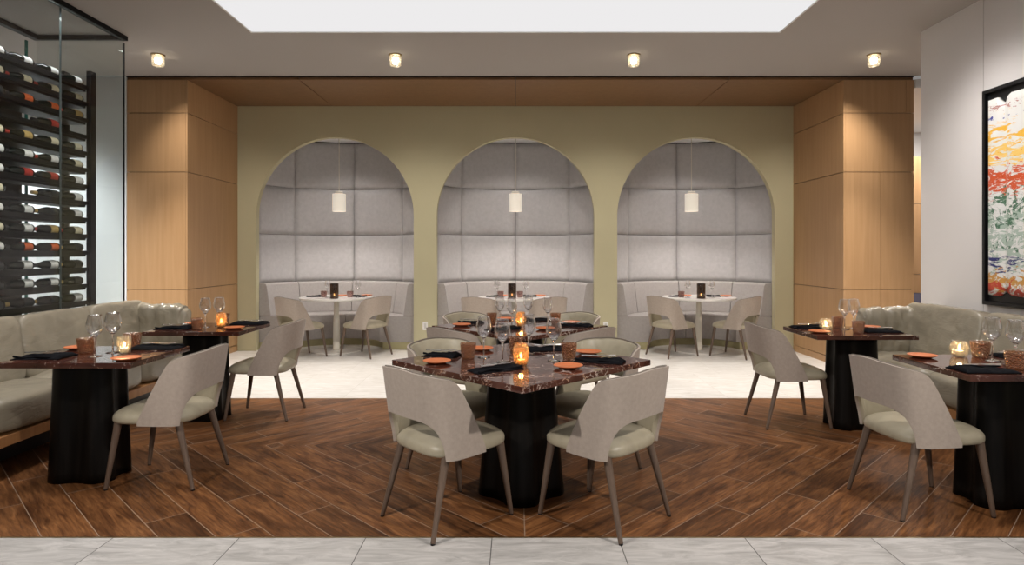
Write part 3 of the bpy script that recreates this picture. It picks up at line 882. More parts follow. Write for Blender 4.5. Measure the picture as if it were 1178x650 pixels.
# ------------------------------------------------------------------ chairs
def make_chair():
    t = thing('dining_chair', 'x', 'chair', (0, 0, -5), 0)
    NU = 49
    x0, a_, b_ = -0.115, 0.137, 0.252
    def plan(u):
        """u in [-1, 1] from right front to left front, back centre at 0; returns x, y, outward normal, u-weight of lean"""
        s = 1 if u >= 0 else -1
        w = abs(u)
        ub = 0.66
        if w <= ub:
            ph = (w / ub) * PI / 2
            e = 2.0 / 2.4
            cx_, sy_ = math.cos(ph), math.sin(ph)
            x = x0 - a_ * abs(cx_) ** e
            y = b_ * abs(sy_) ** e
        else:
            x = x0 + (w - ub) / (1 - ub) * 0.172
            y = b_ - 0.010 * ((w - ub) / (1 - ub)) ** 2
        return x, s * y
    def ztop(x_, w):
        # side profile: front slope, rounded shoulder, gently rising back
        pts = [(0.060, 0.385), (0.052, 0.402), (-0.040, 0.604), (-0.086, 0.705), (-0.094, 0.721), (-0.104, 0.736), (-0.118, 0.750), (-0.140, 0.762), (-0.180, 0.772), (-0.220, 0.782), (-0.245, 0.790), (-0.252, 0.797)]
        for (xa, za), (xb, zb) in zip(pts[:-1], pts[1:]):
            if x_ <= xa and x_ >= xb:
                k = (xa - x_) / (xa - xb)
                return za + (zb - za) * k
        return 0.385 if x_ > 0 else 0.797
    U0 = 0.465
    def zbot(w):
        if w >= U0: return 0.372
        return 0.372 + 0.188 * (1 - (w / U0) ** 3.6) ** (1 / 2.4)
    dense = [i / 4000 for i in range(4001)]
    acc = [0.0]
    for a_u, b_u in zip(dense[:-1], dense[1:]):
        pa, pb = plan(a_u), plan(b_u)
        acc.append(acc[-1] + math.hypot(pb[0] - pa[0], pb[1] - pa[1]))
    half = []
    for i in range(34):
        t_ = acc[-1] * i / 33
        k = min(range(len(acc)), key=lambda q: abs(acc[q] - t_))
        half.append(dense[k])
    us = [-h for h in half[:0:-1]] + half
    # denser sampling near the opening edge
    us = sorted(set([round(u, 5) for u in us] + [s * (U0 - d) for s in (-1, 1) for d in (0.0, 0.002, 0.006, 0.014, 0.028)]))
    NV = 16
    def pt(u, z, off):
        x, y = plan(u)
        xe, ye = plan(min(1, u + 0.01)); xs_, ys_ = plan(max(-1, u - 0.01))
        tx, ty = xe - xs_, ye - ys_
        l = math.hypot(tx, ty) or 1.0
        nx, ny = ty / l, -tx / l          # outward candidates
        if nx * (x + 0.0) + ny * y < 0 and abs(u) > 0.05: nx, ny = -nx, -ny
        if abs(u) <= 0.05: nx, ny = -1.0, 0.0
        back = max(0.0, min(1.0, (0.03 - x) / 0.2))
        h = (z - 0.40) / 0.4
        x -= 0.055 * h * back
        y *= 1.0 + 0.02 * h
        bow = 0.012 * math.sin(max(0.0, min(1.0, (z - 0.38) / 0.42)) * PI)
        return Vector((x + nx * (off - bow * 0), y + ny * off, z))
    def grid(off, shrink=0.0, bul=0.0):
        rows = []
        for i in range(NV + 1):
            v = i / NV; row = []
            for u in us:
                x, y = plan(u)
                zb, zt = zbot(abs(u)), ztop(x, abs(u))
                zb += shrink; zt -= shrink
                if zt - zb < 0.012: zt = zb + 0.012
                z = zb + (zt - zb) * v
                row.append(pt(u * (1 - shrink * 0.6), z, off + bul * (1 - abs(2 * v - 1) ** 4)))
            rows.append(row)
        return rows
    obj('outer_shell', slab_from_grid(grid(0.0), grid(-0.016)), M['fabric'], t, bevel=0.0035)
    obj('inner_back', slab_from_grid(grid(-0.0165, 0.005), grid(-0.030, 0.008, -0.010)), M['leather'], t, bevel=0.004)
    pts = [pt(u, ztop(plan(u)[0], abs(u)) + 0.001, -0.016) for u in us]
    obj('piping', path_tube(pts, 0.0042, 6), M['piping'], t, smooth=True)
    # seat cushion: rounded plan, crowned top
    def plan_ring(ins, z):
        ring = []; n = 56
        for j in range(n):
            a = 2 * PI * j / n
            c, s = math.cos(a), math.sin(a)
            e = 2.0 / 4.2
            X = abs(c) ** e * (1 if c >= 0 else -1); Y = abs(s) ** e * (1 if s >= 0 else -1)
            xx = 0.020 + (0.238 - ins) * X
            wdt = 0.240 - 0.020 * max(0.0, -X) - 0.012 * max(0, X) - ins
            if X < 0: wdt = min(wdt, 0.232)
            ring.append(Vector((max(xx, -0.222 + ins * 0.4), wdt * Y, z + (0.006 * math.cos(xx * 6) * 0))))
        return ring
    prof = [(0.030, 0.376), (0.006, 0.380), (0.0, 0.390), (0.0, 0.408), (0.004, 0.421), (0.014, 0.433), (0.032, 0.445), (0.062, 0.456), (0.105, 0.4645), (0.17, 0.468)]
    obj('seat', rings([plan_ring(i, z) for i, z in prof]), M['leather'], t, smooth=True)
    for sx_ in (1, -1):
        for sy_ in (1, -1):
            if sx_ > 0: p0, p1 = (0.192, 0.192 * sy_, 0.388), (0.250, 0.216 * sy_, 0.0)
            else: p0, p1 = (-0.150, 0.188 * sy_, 0.388), (-0.252, 0.222 * sy_, 0.0)
            lg = obj('leg', tube((p0[0], p0[1], p0[2]), (p1[0] , p1[1], 0.006), 0.021, 0.0115, 14), M['leg'], t, smooth=False, bevel=0.002)
            gp = Vector(p1)
            obj('glide', lathe([(0.0, 0.0), (0.0105, 0.0), (0.0105, 0.0055), (0.0, 0.0055)], 12, gp.x, gp.y), M['black'], lg)
    return t
CH = make_chair()
R = math.radians
CX1, CY1 = 0.033, 3.62
CX2, CY2 = 0.036, 5.32
chairs = [
    (-0.352, 3.285, 43, 'taupe chair at the near left side of the front square marble table', 'chairs round the front square table'),
    (0.458, 3.285, 137, 'taupe chair at the near right side of the front square marble table', 'chairs round the front square table'),
    (-0.350, 3.985, -44, 'chair facing us on the far left side of the front square table', 'chairs round the front square table'),
    (0.452, 3.985, 224, 'chair facing us on the far right side of the front square table', 'chairs round the front square table'),
    (-0.365, 4.965, 44, 'chair on the near left side of the second square table', 'chairs round the second square table'),
    (0.452, 4.965, 136, 'chair on the near right side of the second square table', 'chairs round the second square table'),
    (-0.340, 5.835, -46, 'chair facing us at the far left of the second square table', 'chairs round the second square table'),
    (0.450, 5.835, 226, 'chair facing us at the far right of the second square table', 'chairs round the second square table'),
    (-2.100, 3.850, 180, 'taupe chair facing the left sofa across its nearest table', 'chairs facing the sofas'),
    (-2.105, 5.350, 180, 'taupe chair facing the left sofa across its farther table', 'chairs facing the sofas'),
    (2.190, 3.450, 5, 'taupe chair facing the right sofa across its nearest table', 'chairs facing the sofas'),
    (2.185, 5.105, 1, 'taupe chair facing the right sofa across its farther table', 'chairs facing the sofas'),
    (-2.805, 8.278, 48, 'left of the two chairs at the round table in the left arch', 'chairs at the arch tables'),
    (-1.982, 8.417, 154, 'right of the two chairs at the round table in the left arch', 'chairs at the arch tables'),
    (-0.390, 8.310, 62, 'left of the two chairs at the round table in the middle arch', 'chairs at the arch tables'),
    (0.350, 8.310, 122, 'right of the two chairs at the round table in the middle arch', 'chairs at the arch tables'),
    (2.078, 8.416, 27, 'left of the two chairs at the round table in the right arch', 'chairs at the arch tables'),
    (2.906, 8.369, 135, 'right of the two chairs at the round table in the right arch', 'chairs at the arch tables'),
]
for x, y, a, lab, grp in chairs:
    place(CH, (x, y, 0), R(a), lab, grp)

# ------------------------------------------------------------------ tables
def pedestal(w0x, w0y, w1x, w1y, z1=0.712, flute=0.155, n=96):
    rs = []
    for i in range(13):
        t = i / 12
        k = (1 - t) ** 1.15
        hx = w1x + (w0x - w1x) * k; hy = w1y + (w0y - w1y) * k
        ring = []
        for j in range(n):
            a = 2 * PI * j / n
            c, s = math.cos(a), math.sin(a)
            e = 2 / 3.2
            q = 1.0 - flute * max(0.0, math.cos(4 * a)) ** 2.5
            ring.append((hx * q * abs(c) ** e * (1 if c >= 0 else -1), hy * q * abs(s) ** e * (1 if s >= 0 else -1), z1 * t))
        rs.append(ring)
    return rings(rs)

def sq_table(cx, cy, lab):
    t = thing('square_table', lab, 'table', (cx, cy, 0), R(45), 'square marble tables')
    h = 0.523
    obj('tabletop', box(-h, h, -h, h, 0.718, 0.75), M['marble'], t, bevel=0.003)
    obj('pedestal', pedestal(0.215, 0.215, 0.165, 0.165), M['black_wood'], t, smooth=True)
    obj('mounting_plate', box(-0.15, 0.15, -0.15, 0.15, 0.7125, 0.7175), M['black_metal'], t)
    return t
sq_table(CX1, CY1, 'front square red-brown marble table on a black pedestal')
sq_table(CX2, CY2, 'second square marble table directly behind the front square one')

def side_table(x0, x1, y0, y1, px, py, hw, lab):
    cx, cy = (x0 + x1) / 2, (y0 + y1) / 2
    t = thing('sofa_table', lab, 'table', (cx, cy, 0), 0, 'marble tables along the sofas')
    obj('tabletop', box(x0 - cx, x1 - cx, y0 - cy, y1 - cy, 0.718, 0.75), M['marble_plain'], t, bevel=0.003)
    vf = pedestal(hw, 0.165, hw - 0.022, 0.14)
    vf = ([(v[0] + px - cx, v[1] + py - cy, v[2]) for v in vf[0]], vf[1])
    obj('pedestal', vf, M['black_wood'], t, smooth=True)
    obj('mounting_plate', box(px - cx - 0.15, px - cx + 0.15, py - cy - 0.12, py - cy + 0.12, 0.7125, 0.7175), M['black_metal'], t)
    return t
side_table(-2.885, -2.135, 3.515, 4.155, -2.600, 3.88, 0.205, 'dark marble table at the left sofa, nearer of the two')
side_table(-2.890, -2.140, 4.90, 5.53, -2.565, 5.25, 0.180, 'dark marble table at the left sofa, farther of the two')
side_table(2.265, 3.015, 3.155, 3.81, 2.675, 3.50, 0.205, 'dark marble table at the right sofa, nearer of the two')
side_table(2.225, 2.975, 4.67, 5.27, 2.650, 5.00, 0.190, 'dark marble table at the right sofa, farther of the two')

BT = [(-2.485, 8.80), (-0.02, 8.80), (2.545, 8.80)]
for (x, y), nm in zip(BT, ARCHN):
    t = thing('round_table', 'round white pedestal table in the %s arch' % nm, 'table', (x, y, 0), 0, 'round white arch tables')
    obj('tabletop', lathe([(0.0, 0.715), (0.46, 0.715), (0.50, 0.725), (0.50, 0.746), (0.496, 0.75), (0.0, 0.75)], 56), M['white_top'], t)
    obj('stem', lathe([(0.060, 0.016), (0.048, 0.03), (0.047, 0.20), (0.044, 0.38), (0.034, 0.60), (0.036, 0.70), (0.06, 0.7145)], 24), M['cream'], t, smooth=True)
    obj('base_disc', lathe([(0.0, 0.0), (0.338, 0.0), (0.338, 0.010), (0.331, 0.015), (0.0, 0.0155)], 56), M['white_top'], t)

# ------------------------------------------------------------------ sofas
def sofa(side, yend, bounds, lab):
    s = side
    xw = 3.70 * s            # rear of the backrest
    t = thing('banquette_sofa', lab, 'sofa', (3.4 * s, yend, 0), 0, 'leather wall sofas')
    ox, oy = 3.4 * s, yend
    def add(name, me, mat, loc, rot=(0, 0, 0)):
        o = link(name, me, mat, t, smooth=True)
        o.location = (loc[0] - ox, loc[1] - oy, loc[2]); o.rotation_euler = rot
        return o
    ys = bounds
    ynear = ys[-1]
    def bx(x0, x1, y0, y1, z0, z1):
        a, b = sorted((x0, x1))
        return [(v[0] - ox, v[1] - oy, v[2]) for v in box(a, b, y0, y1, z0, z1)[0]], box(0, 1, 0, 1, 0, 1)[1]
    obj('toe_kick', bx(3.36 * s, xw, ynear, yend - 0.02, 0.0, 0.195), M['black'], t)
    obj('plinth', bx(3.055 * s, xw, ynear, yend, 0.197, 0.262), M['plinth'], t, bevel=0.003)
    # seat
    for i, (a, b) in enumerate(zip(ys[:-1], ys[1:])):
        w = a - b
        me = pillow(0.66, w - 0.004, 0.225, 20, 6.5, 0.006, seed=i * 3.1 + s, wfreq=3.5, dirw=(1, 1, 0.5), bulge=0.012)
        add('seat_cushion', me, M['sofa'], (3.375 * s, (a + b) / 2, 0.375))
        me = pillow(0.205, w - 0.003, 0.475, 30, 8.0, 0.010, seed=i * 5.3 + 2 * s, wfreq=4.2, dirw=(1, 1.2, 1.0), bulge=0.0)
        add('back_cushion', me, M['sofa'], (3.575 * s, (a + b) / 2, 0.675), (0, 0.14 * s, 0))
    # crumpled end cushion closing the far end
    me = pillow(0.64, 0.17, 0.42, 36, 4.2, 0.022, seed=9.3 * s + 4, wfreq=7.5, dirw=(2.1, 1, 0.45), bulge=0.0)
    for v in me.vertices:
        tt = (v.co.x * s + 0.32) / 0.64           # 0 at free end, 1 at the corner
        v.co.z += 0.035 * (tt * tt) - 0.02 * math.sin(tt * PI) + (0.018 * (1 - tt) if v.co.z > 0 else 0)
    add('end_cushion', me, M['sofa'], (3.385 * s, yend - 0.10, 0.665))
    obj('end_panel', bx(3.09 * s, xw, yend - 0.012, yend + 0.006, 0.264, 0.80), M['sofa'], t, bevel=0.01)
    return t
sofa(-1, 6.04, [6.03, 5.25, 4.50, 3.72, 2.95, 2.2], 'khaki leather banquette sofa along the wine cellar glass')
sofa(1, 5.74, [5.73, 4.78, 3.90, 3.05, 2.2], 'khaki leather banquette sofa under the abstract painting')

# ------------------------------------------------------------------ tableware prototypes
TZ = 0.7503
def proto(name, cat):
    return thing(name, 'x', cat, (0, 0, -5), 0)

WG = proto('wine_glass', 'wine glass')
obj('foot', lathe([(0.0, 0.0), (0.036, 0.0), (0.037, 0.0015), (0.028, 0.004), (0.010, 0.0075), (0.0, 0.008)], 28), M['solid_glass'], WG, smooth=True)
obj('stem', lathe([(0.0075, 0.0082), (0.0045, 0.016), (0.0038, 0.05), (0.0040, 0.085), (0.007, 0.106), (0.011, 0.1115)], 14), M['solid_glass'], WG, smooth=True)
obj('bowl_base', lathe([(0.0, 0.1118), (0.008, 0.1118), (0.018, 0.1185), (0.024, 0.1262), (0.017, 0.1268), (0.0, 0.1275)], 20), M['solid_glass'], WG, smooth=True)
obj('rim', lathe([(0.0327, 0.2382), (0.0337, 0.2376), (0.0345, 0.2386), (0.0337, 0.2396), (0.0327, 0.2382)], 32), M['solid_glass'], WG, smooth=True)
bow = [(0.0, 0.1282), (0.016, 0.1282), (0.029, 0.1325), (0.0425, 0.156), (0.0455, 0.172), (0.0435, 0.192), (0.037, 0.222), (0.0335, 0.238)]
inn = [(r - 0.0013 if r > 0.002 else 0.0, z + 0.0013) for r, z in bow[::-1]]
obj('bowl', lathe(bow + inn[0:1] + inn[1:], 32), M['glass'], WG, smooth=True)

def tumbler(name, mat, r0, r1, h):
    t = proto(name, 'tumbler')
    def wob(a, z):
        return 1.0 + 0.022 * math.sin(12 * a + 40 * z * 6) * (1 if 0.004 < z < h - 0.008 else 0)
    n = 10
    out = [(0.0, 0.0), (r0 * 0.92, 0.0)] + [(r0 + (r1 - r0) * (i / n) ** 0.8, 0.004 + (h - 0.005) * i / n) for i in range(n + 1)]
    inn = [(r1 - 0.003, h)] + [(r0 + (r1 - r0) * (i / n) ** 0.8 - 0.005, 0.004 + (h - 0.005) * i / n) for i in range(n - 1, 1, -1)] + [(0.0, 0.018)]
    obj('glass_wall', lathe(out + inn, 36, wob=wob), mat, t, smooth=True)
    obj('thick_base', lathe([(0.0, 0.004), (r0 * 0.86, 0.004), (r0 * 0.9, 0.013), (0.0, 0.015)], 24), mat, t, smooth=True)
    return t
TU = tumbler('amber_tumbler', M['amber'], 0.036, 0.046, 0.092)
TW = tumbler('amber_tumbler', M['amber'], 0.040, 0.053, 0.092)
TP = tumbler('plum_tumbler', M['plum'], 0.038, 0.046, 0.085)

PL = proto('side_plate', 'plate')
obj('plate_body', lathe([(0.0, 0.0), (0.045, 0.0), (0.050, 0.003), (0.074, 0.013), (0.078, 0.0165), (0.076, 0.018), (0.068, 0.0135), (0.0, 0.0115)], 40), M['terracotta'], PL, smooth=True)
obj('foot_ring', lathe([(0.034, -0.0003), (0.043, -0.0003), (0.043, 0.0), (0.034, 0.0), (0.034, -0.0003)], 28), M['terracotta'], PL)

def napkin(seed, ln, wd):
    t = proto('napkin', 'napkin')
    nx, ny = 34, 18
    def hgt(u, v):
        e = min(1.0, (1 - abs(u) ** 10)) * min(1.0, (1 - abs(v) ** 6))
        h = 0.010 + 0.010 * max(0, min(1, (v * 0.9 + u * 0.35 + 0.25) * 9)) * 0.75
        h += 0.006 * max(0, min(1, (u - 0.25 + v * 0.3) * 7))
        h += 0.0045 * noise.noise(Vector((u * 2.6 + seed, v * 1.7, seed))) + 0.0025 * noise.noise(Vector((u * 6, v * 5 + seed, 1.3)))
        h += 0.010 * max(0.0, u) ** 3
        return max(0.002, h * (0.25 + 0.75 * e))
    top = []; bot = []
    for i in range(ny + 1):
        rt, rb = [], []
        for j in range(nx + 1):
            u = -1 + 2 * j / nx; v = -1 + 2 * i / ny
            x = u * ln / 2; y = v * wd / 2 * (1 + 0.10 * noise.noise(Vector((u * 2, seed, 0)))) + 0.008 * noise.noise(Vector((u * 1.5, v, seed + 3)))
            x += 0.010 * noise.noise(Vector((v * 1.6, seed + 7, 0)))
            rt.append(Vector((x, y, hgt(u, v)))); rb.append(Vector((x * 0.995, y * 0.99, 0.0)))
        top.append(rt); bot.append(rb)
    obj('cloth', slab_from_grid(top, bot), M['napkin'], t, smooth=True)
    # turned-back hem along one edge
    pts = [(-ln / 2 * 0.95 + ln * 0.95 * i / 20, -wd / 2 * 0.80 + 0.006 * math.sin(i * 0.7 + seed), 0.013 + 0.003 * math.sin(i * 0.5 + seed)) for i in range(21)]
    obj('folded_hem', path_tube(pts, 0.0065, 8), M['napkin'], t, smooth=True)
    return t
NA_ = [napkin(1.3, 0.275, 0.115), napkin(4.7, 0.275, 0.115)]
NW = [napkin(8.1, 0.275, 0.165), napkin(12.9, 0.275, 0.165)]

def fork():
    t = proto('fork', 'fork')
    pts = [(-0.095, 0.0075, 0.0), (-0.085, 0.0085, 0.0), (-0.02, 0.0040, 0.001), (0.030, 0.0030, 0.004), (0.042, 0.0085, 0.005), (0.050, 0.0105, 0.0045)]
    v = []; f = []
    for x, w, z in pts:
        v += [(x, -w, z), (x, w, z), (x, w, z + 0.0022), (x, -w, z + 0.0022)]
    n = len(pts)
    for i in range(n - 1):
        a, b = i * 4, i * 4 + 4
        for k in range(4):
            f.append((a + k, a + (k + 1) % 4, b + (k + 1) % 4, b + k))
    f.append((0, 3, 2, 1)); e = (n - 1) * 4; f.append((e, e + 1, e + 2, e + 3))
    obj('handle', (v, f), M['steel'], t, bevel=0.0006)
    for y in (-0.0085, -0.0028, 0.0028, 0.0085):
        obj('tine', tube((0.0502, y, 0.0056), (0.088, y, 0.0075), 0.0014, 0.0007, 6), M['steel'], t)
    return t
def knife():
    t = proto('knife', 'knife')
    v = []; f = []
    hp = [(-0.105, 0.006), (-0.098, 0.0075), (-0.02, 0.005), (0.0, 0.0045)]
    for x, w in hp:
        v += [(x, -w, 0.0), (x, w, 0.0), (x, w * 0.8, 0.0045), (x, -w * 0.8, 0.0045)]
    for i in range(3):
        a, b = i * 4, i * 4 + 4
        for k in range(4): f.append((a + k, a + (k + 1) % 4, b + (k + 1) % 4, b + k))
    f.append((0, 3, 2, 1)); f.append((12, 13, 14, 15))
    obj('handle', (v, f), M['steel'], t, bevel=0.0008)
    bl = [(0.0003, -0.0045), (0.02, -0.0085), (0.08, -0.0085), (0.098, -0.003), (0.106, 0.006), (0.0003, 0.0045)]
    vv = [(x, y, 0.001) for x, y in bl] + [(x, y, 0.0025) for x, y in bl]
    ff = [tuple(range(6))[::-1], tuple(range(6, 12))] + [(i, (i + 1) % 6, 6 + (i + 1) % 6, 6 + i) for i in range(6)]
    obj('blade', (vv, ff), M['steel'], t)
    return t
FK, KN = fork(), knife()

def votive(name, mat, prof, wobn, wamp, wax_r, cat='candle holder', flame_h=0.034, z0=0.008):
    t = proto(name, cat)
    zt = prof[-1][1]
    def wob(a, z):
        return 1.0 + wamp * math.sin(wobn * a + 55 * z)
    inner = [(max(0.0, r - 0.004), z + (0.003 if z < 0.01 else 0)) for r, z in prof[::-1]]
    out = [(0.0, 0.0)] + prof
    inn = [q for q in inner if q[0] > 0.006] + [(0.0, 0.006)]
    obj('glass_holder', lathe(out + inn, 40, wob=wob), mat, t, smooth=True)
    w = obj('candle', lathe([(0.0, z0), (wax_r, z0), (wax_r, z0 + 0.024), (wax_r - 0.003, z0 + 0.026), (0.0, z0 + 0.023)], 20), M['wax'], t)
    obj('wick', tube((0, 0, z0 + 0.0235), (0.001, 0, z0 + 0.031), 0.0010, 0.0008, 6), M['black'], w)
    b = z0 + 0.030
    obj('flame', lathe([(0.0, b), (0.0050, b + 0.005), (0.0072, b + 0.012), (0.0055, b + 0.022), (0.0022, b + 0.030), (0.0, b + flame_h)], 14), M['flame'], t, smooth=True)
    return t
VA = votive('amber_votive', M['votive_amber'], [(0.026, 0.0), (0.032, 0.004), (0.039, 0.035), (0.044, 0.070), (0.042, 0.095), (0.034, 0.116), (0.030, 0.122)], 14, 0.028, 0.022)
VC = votive('clear_votive', M['votive_clear'], [(0.028, 0.0), (0.034, 0.004), (0.038, 0.03), (0.039, 0.06), (0.037, 0.09), (0.034, 0.106)], 9, 0.030, 0.022)
VR = votive('clear_votive', M['votive_clear'], [(0.030, 0.0), (0.038, 0.004), (0.047, 0.03), (0.049, 0.05), (0.043, 0.075), (0.033, 0.09)], 5, 0.055, 0.023)
VS = votive('smoked_candle_holder', M['smoke'], [(0.054, 0.0), (0.057, 0.003), (0.057, 0.10), (0.057, 0.198), (0.056, 0.20)], 0, 0.0, 0.024)

LAMPS = []
def put(p, x, y, lab, grp, rz=0.0, dz=0.0, sc=None):
    return place(p, (x, y, TZ + dz), rz, lab, grp, sc)

cut_n = [0]
def setting_napkin(p, P1, P2, lab, grp, cutlery=True, where='', sc=1.0):
    x, y = (P1[0] + P2[0]) / 2, (P1[1] + P2[1]) / 2
    rz = math.atan2(P2[1] - P1[1], P2[0] - P1[0])
    put(p, x, y, lab, grp, rz, 0.0, (sc, 1.0, 1.0))
    if cutlery:
        c, s = math.cos(rz), math.sin(rz)
        for pr, off, nm, sh, al in ((FK, 0.016, 'steel fork', 0.004, 0.08), (KN, -0.010, 'steel knife', 0.0, 0.05)):
            xx = x + c * sh - s * off; yy = y + s * sh + c * off
            put(pr, xx, yy, '%s lying on the %s' % (nm, where), 'cutlery on the napkins', rz + al, 0.0315, (0.95, 1, 1))

def candle(p, x, y, lab, e, grp='candle votives on the marble tables'):
    put(p, x, y, lab, grp, random.uniform(0, 1))
    LAMPS.append((x, y, TZ + 0.055, e))

T1, T2 = 'front square table', 'second square table'
GG, GT, GP, GN = 'wine glasses', 'amber tumblers', 'terracotta side plates', 'black napkins'
# front square table
setting_napkin(NA_[0], (-0.545, 3.800), (-0.325, 3.695), 'folded black napkin by the left corner of the front square table', GN, True, "front square table's left corner napkin", 0.78)
setting_napkin(NA_[1], (-0.225, 3.215), (0.020, 3.375), 'folded black napkin nearest the front corner of the front square table', GN, True, "front square table's nearest napkin")
setting_napkin(NA_[0], (0.350, 3.605), (0.590, 3.500), 'folded black napkin on the right half of the front square table', GN, True, "front square table's right napkin")
setting_napkin(NA_[1], (0.310, 4.000), (0.090, 3.950), 'folded black napkin at the far corner of the front square table', GN, True, "front square table's far napkin")
put(PL, -0.434, 3.505, 'terracotta plate at the near left edge of the front square table', GP)
put(PL, -0.215, 3.975, 'terracotta plate behind the left tumbler on the front square table', GP)
put(PL, 0.280, 3.360, 'terracotta plate at the near right edge of the front square table', GP)
put(PL, 0.442, 3.840, 'terracotta plate at the far right edge of the front square table', GP)
put(TU, -0.272, 3.645, 'amber tumbler on the left half of the front square table', GT)
put(TU, 0.308, 3.645, 'amber tumbler on the right half of the front square table', GT)
put(TU, 0.003, 3.920, 'amber tumbler behind the candle on the front square table', GT)
put(WG, -0.185, 3.70, 'leftmost wine glass on the front square table', GG)
put(WG, -0.073, 3.545, 'wine glass left of the candle on the front square table', GG)
put(WG, 0.080, 3.835, 'wine glass just right behind the candle on the front square table', GG)
put(WG, 0.217, 3.585, 'rightmost wine glass on the front square table', GG)
candle(VA, 0.030, 3.430, 'lit amber candle votive in the middle of the front square table', 0.9)
# second square table
setting_napkin(NA_[0], (-0.50, 5.560), (-0.28, 5.436), 'folded black napkin by the left corner of the second square table', GN, True, "second square table's left corner napkin", 0.78)
setting_napkin(NA_[1], (-0.22, 4.955), (0.02, 5.11), 'folded black napkin nearest the front corner of the second square table', GN, True, "second square table's nearest napkin")
setting_napkin(NA_[0], (0.385, 5.34), (0.615, 5.225), 'folded black napkin on the right half of the second square table', GN, True, "second square table's right napkin")
setting_napkin(NA_[1], (0.300, 5.74), (0.080, 5.66), 'folded black napkin at the far corner of the second square table', GN, True, "second square table's far napkin")
put(PL, -0.450, 5.30, 'terracotta plate at the near left edge of the second square table', GP)
put(PL, -0.090, 5.80, 'terracotta plate at the far left edge of the second square table', GP)
put(PL, 0.237, 5.045, 'terracotta plate at the near right edge of the second square table', GP)
put(PL, 0.485, 5.490, 'terracotta plate at the far right edge of the second square table', GP)
put(TU, -0.205, 5.470, 'amber tumbler on the left half of the second square table', GT)
put(TU, 0.345, 5.47, 'amber tumbler on the right half of the second square table', GT)
put(WG, -0.135, 5.43, 'leftmost wine glass on the second square table', GG)
put(WG, -0.030, 5.20, 'wine glass left of the candle on the second square table', GG)
put(WG, 0.112, 5.52, 'wine glass right behind the candle on the second square table', GG)
put(WG, 0.268, 5.26, 'rightmost wine glass on the second square table', GG)
candle(VA, 0.046, 5.235, 'lit amber candle votive in the middle of the second square table', 1.0)
# left sofa, nearer table
TN = 'the nearer left sofa table'
setting_napkin(NW[0], (-2.870, 3.690), (-2.620, 3.690), 'flat folded black napkin at the sofa side of ' + TN, GN, True, "nearer left sofa table's napkin beside the sofa")
setting_napkin(NW[1], (-2.150, 4.045), (-2.41, 4.045), 'flat folded black napkin at the chair side of ' + TN, GN, True, "nearer left sofa table's napkin beside the chair")
put(TW, -2.610, 3.855, 'amber tumbler in front of the wine glasses on ' + TN, GT)
put(TW, -2.470, 4.085, 'amber tumbler behind the candle on ' + TN, GT)
put(PL, -2.775, 4.02, 'terracotta plate by the sofa on ' + TN, GP)
put(PL, -2.215, 3.605, 'terracotta plate at the front corner of ' + TN, GP)
put(WG, -2.480, 3.737, 'left wine glass of the pair on ' + TN, GG, 0, 0, (1.05, 1.05, 1.02))
put(WG, -2.465, 3.880, 'right wine glass of the pair on ' + TN, GG, 0, 0, (1.05, 1.05, 1.02))
candle(VC, -2.375, 3.845, 'lit clear candle votive on ' + TN, 0.9)
# left sofa, farther table
TN = 'the farther left sofa table'
setting_napkin(NW[0], (-2.870, 5.10), (-2.60, 5.10), 'flat folded black napkin at the sofa side of ' + TN, GN, True, "farther left sofa table's napkin beside the sofa")
setting_napkin(NW[1], (-2.145, 5.43), (-2.40, 5.43), 'flat folded black napkin at the chair side of ' + TN, GN, True, "farther left sofa table's napkin beside the chair")
put(TU, -2.535, 5.045, 'amber tumbler in front of the wine glasses on ' + TN, GT)
put(TU, -2.482, 5.40, 'amber tumbler behind the candle on ' + TN, GT)
put(PL, -2.735, 5.40, 'terracotta plate by the sofa on ' + TN, GP)
put(PL, -2.255, 5.085, 'terracotta plate at the front corner of ' + TN, GP)
put(WG, -2.550, 5.21, 'left wine glass of the pair on ' + TN, GG)
put(WG, -2.470, 5.285, 'right wine glass of the pair on ' + TN, GG)
candle(VA, -2.412, 5.195, 'lit amber candle votive on ' + TN, 0.9)
# right sofa, nearer table
TN = 'the nearer right sofa table'
setting_napkin(NW[0], (2.545, 3.275), (2.290, 3.275), 'flat folded black napkin at the front edge of ' + TN, GN, True, "nearer right sofa table's front napkin")
setting_napkin(NW[1], (2.800, 3.705), (3.03, 3.705), 'flat folded black napkin by the sofa on ' + TN, GN, True, "nearer right sofa table's napkin beside the sofa", 0.68)
put(TW, 2.725, 3.715, 'amber tumbler behind the wine glasses on ' + TN, GT)
put(TW, 2.625, 3.325, 'amber tumbler at the front edge of ' + TN, GT)
put(PL, 2.375, 3.70, 'terracotta plate at the far corner of ' + TN, GP)
put(WG, 2.700, 3.59, 'left wine glass of the pair on ' + TN, GG, 0, 0, (1.08, 1.08, 1.02))
put(WG, 2.728, 3.455, 'right wine glass of the pair on ' + TN, GG, 0, 0, (1.08, 1.08, 1.02))
candle(VR, 2.620, 3.74, 'lit irregular clear candle votive on ' + TN, 0.9)
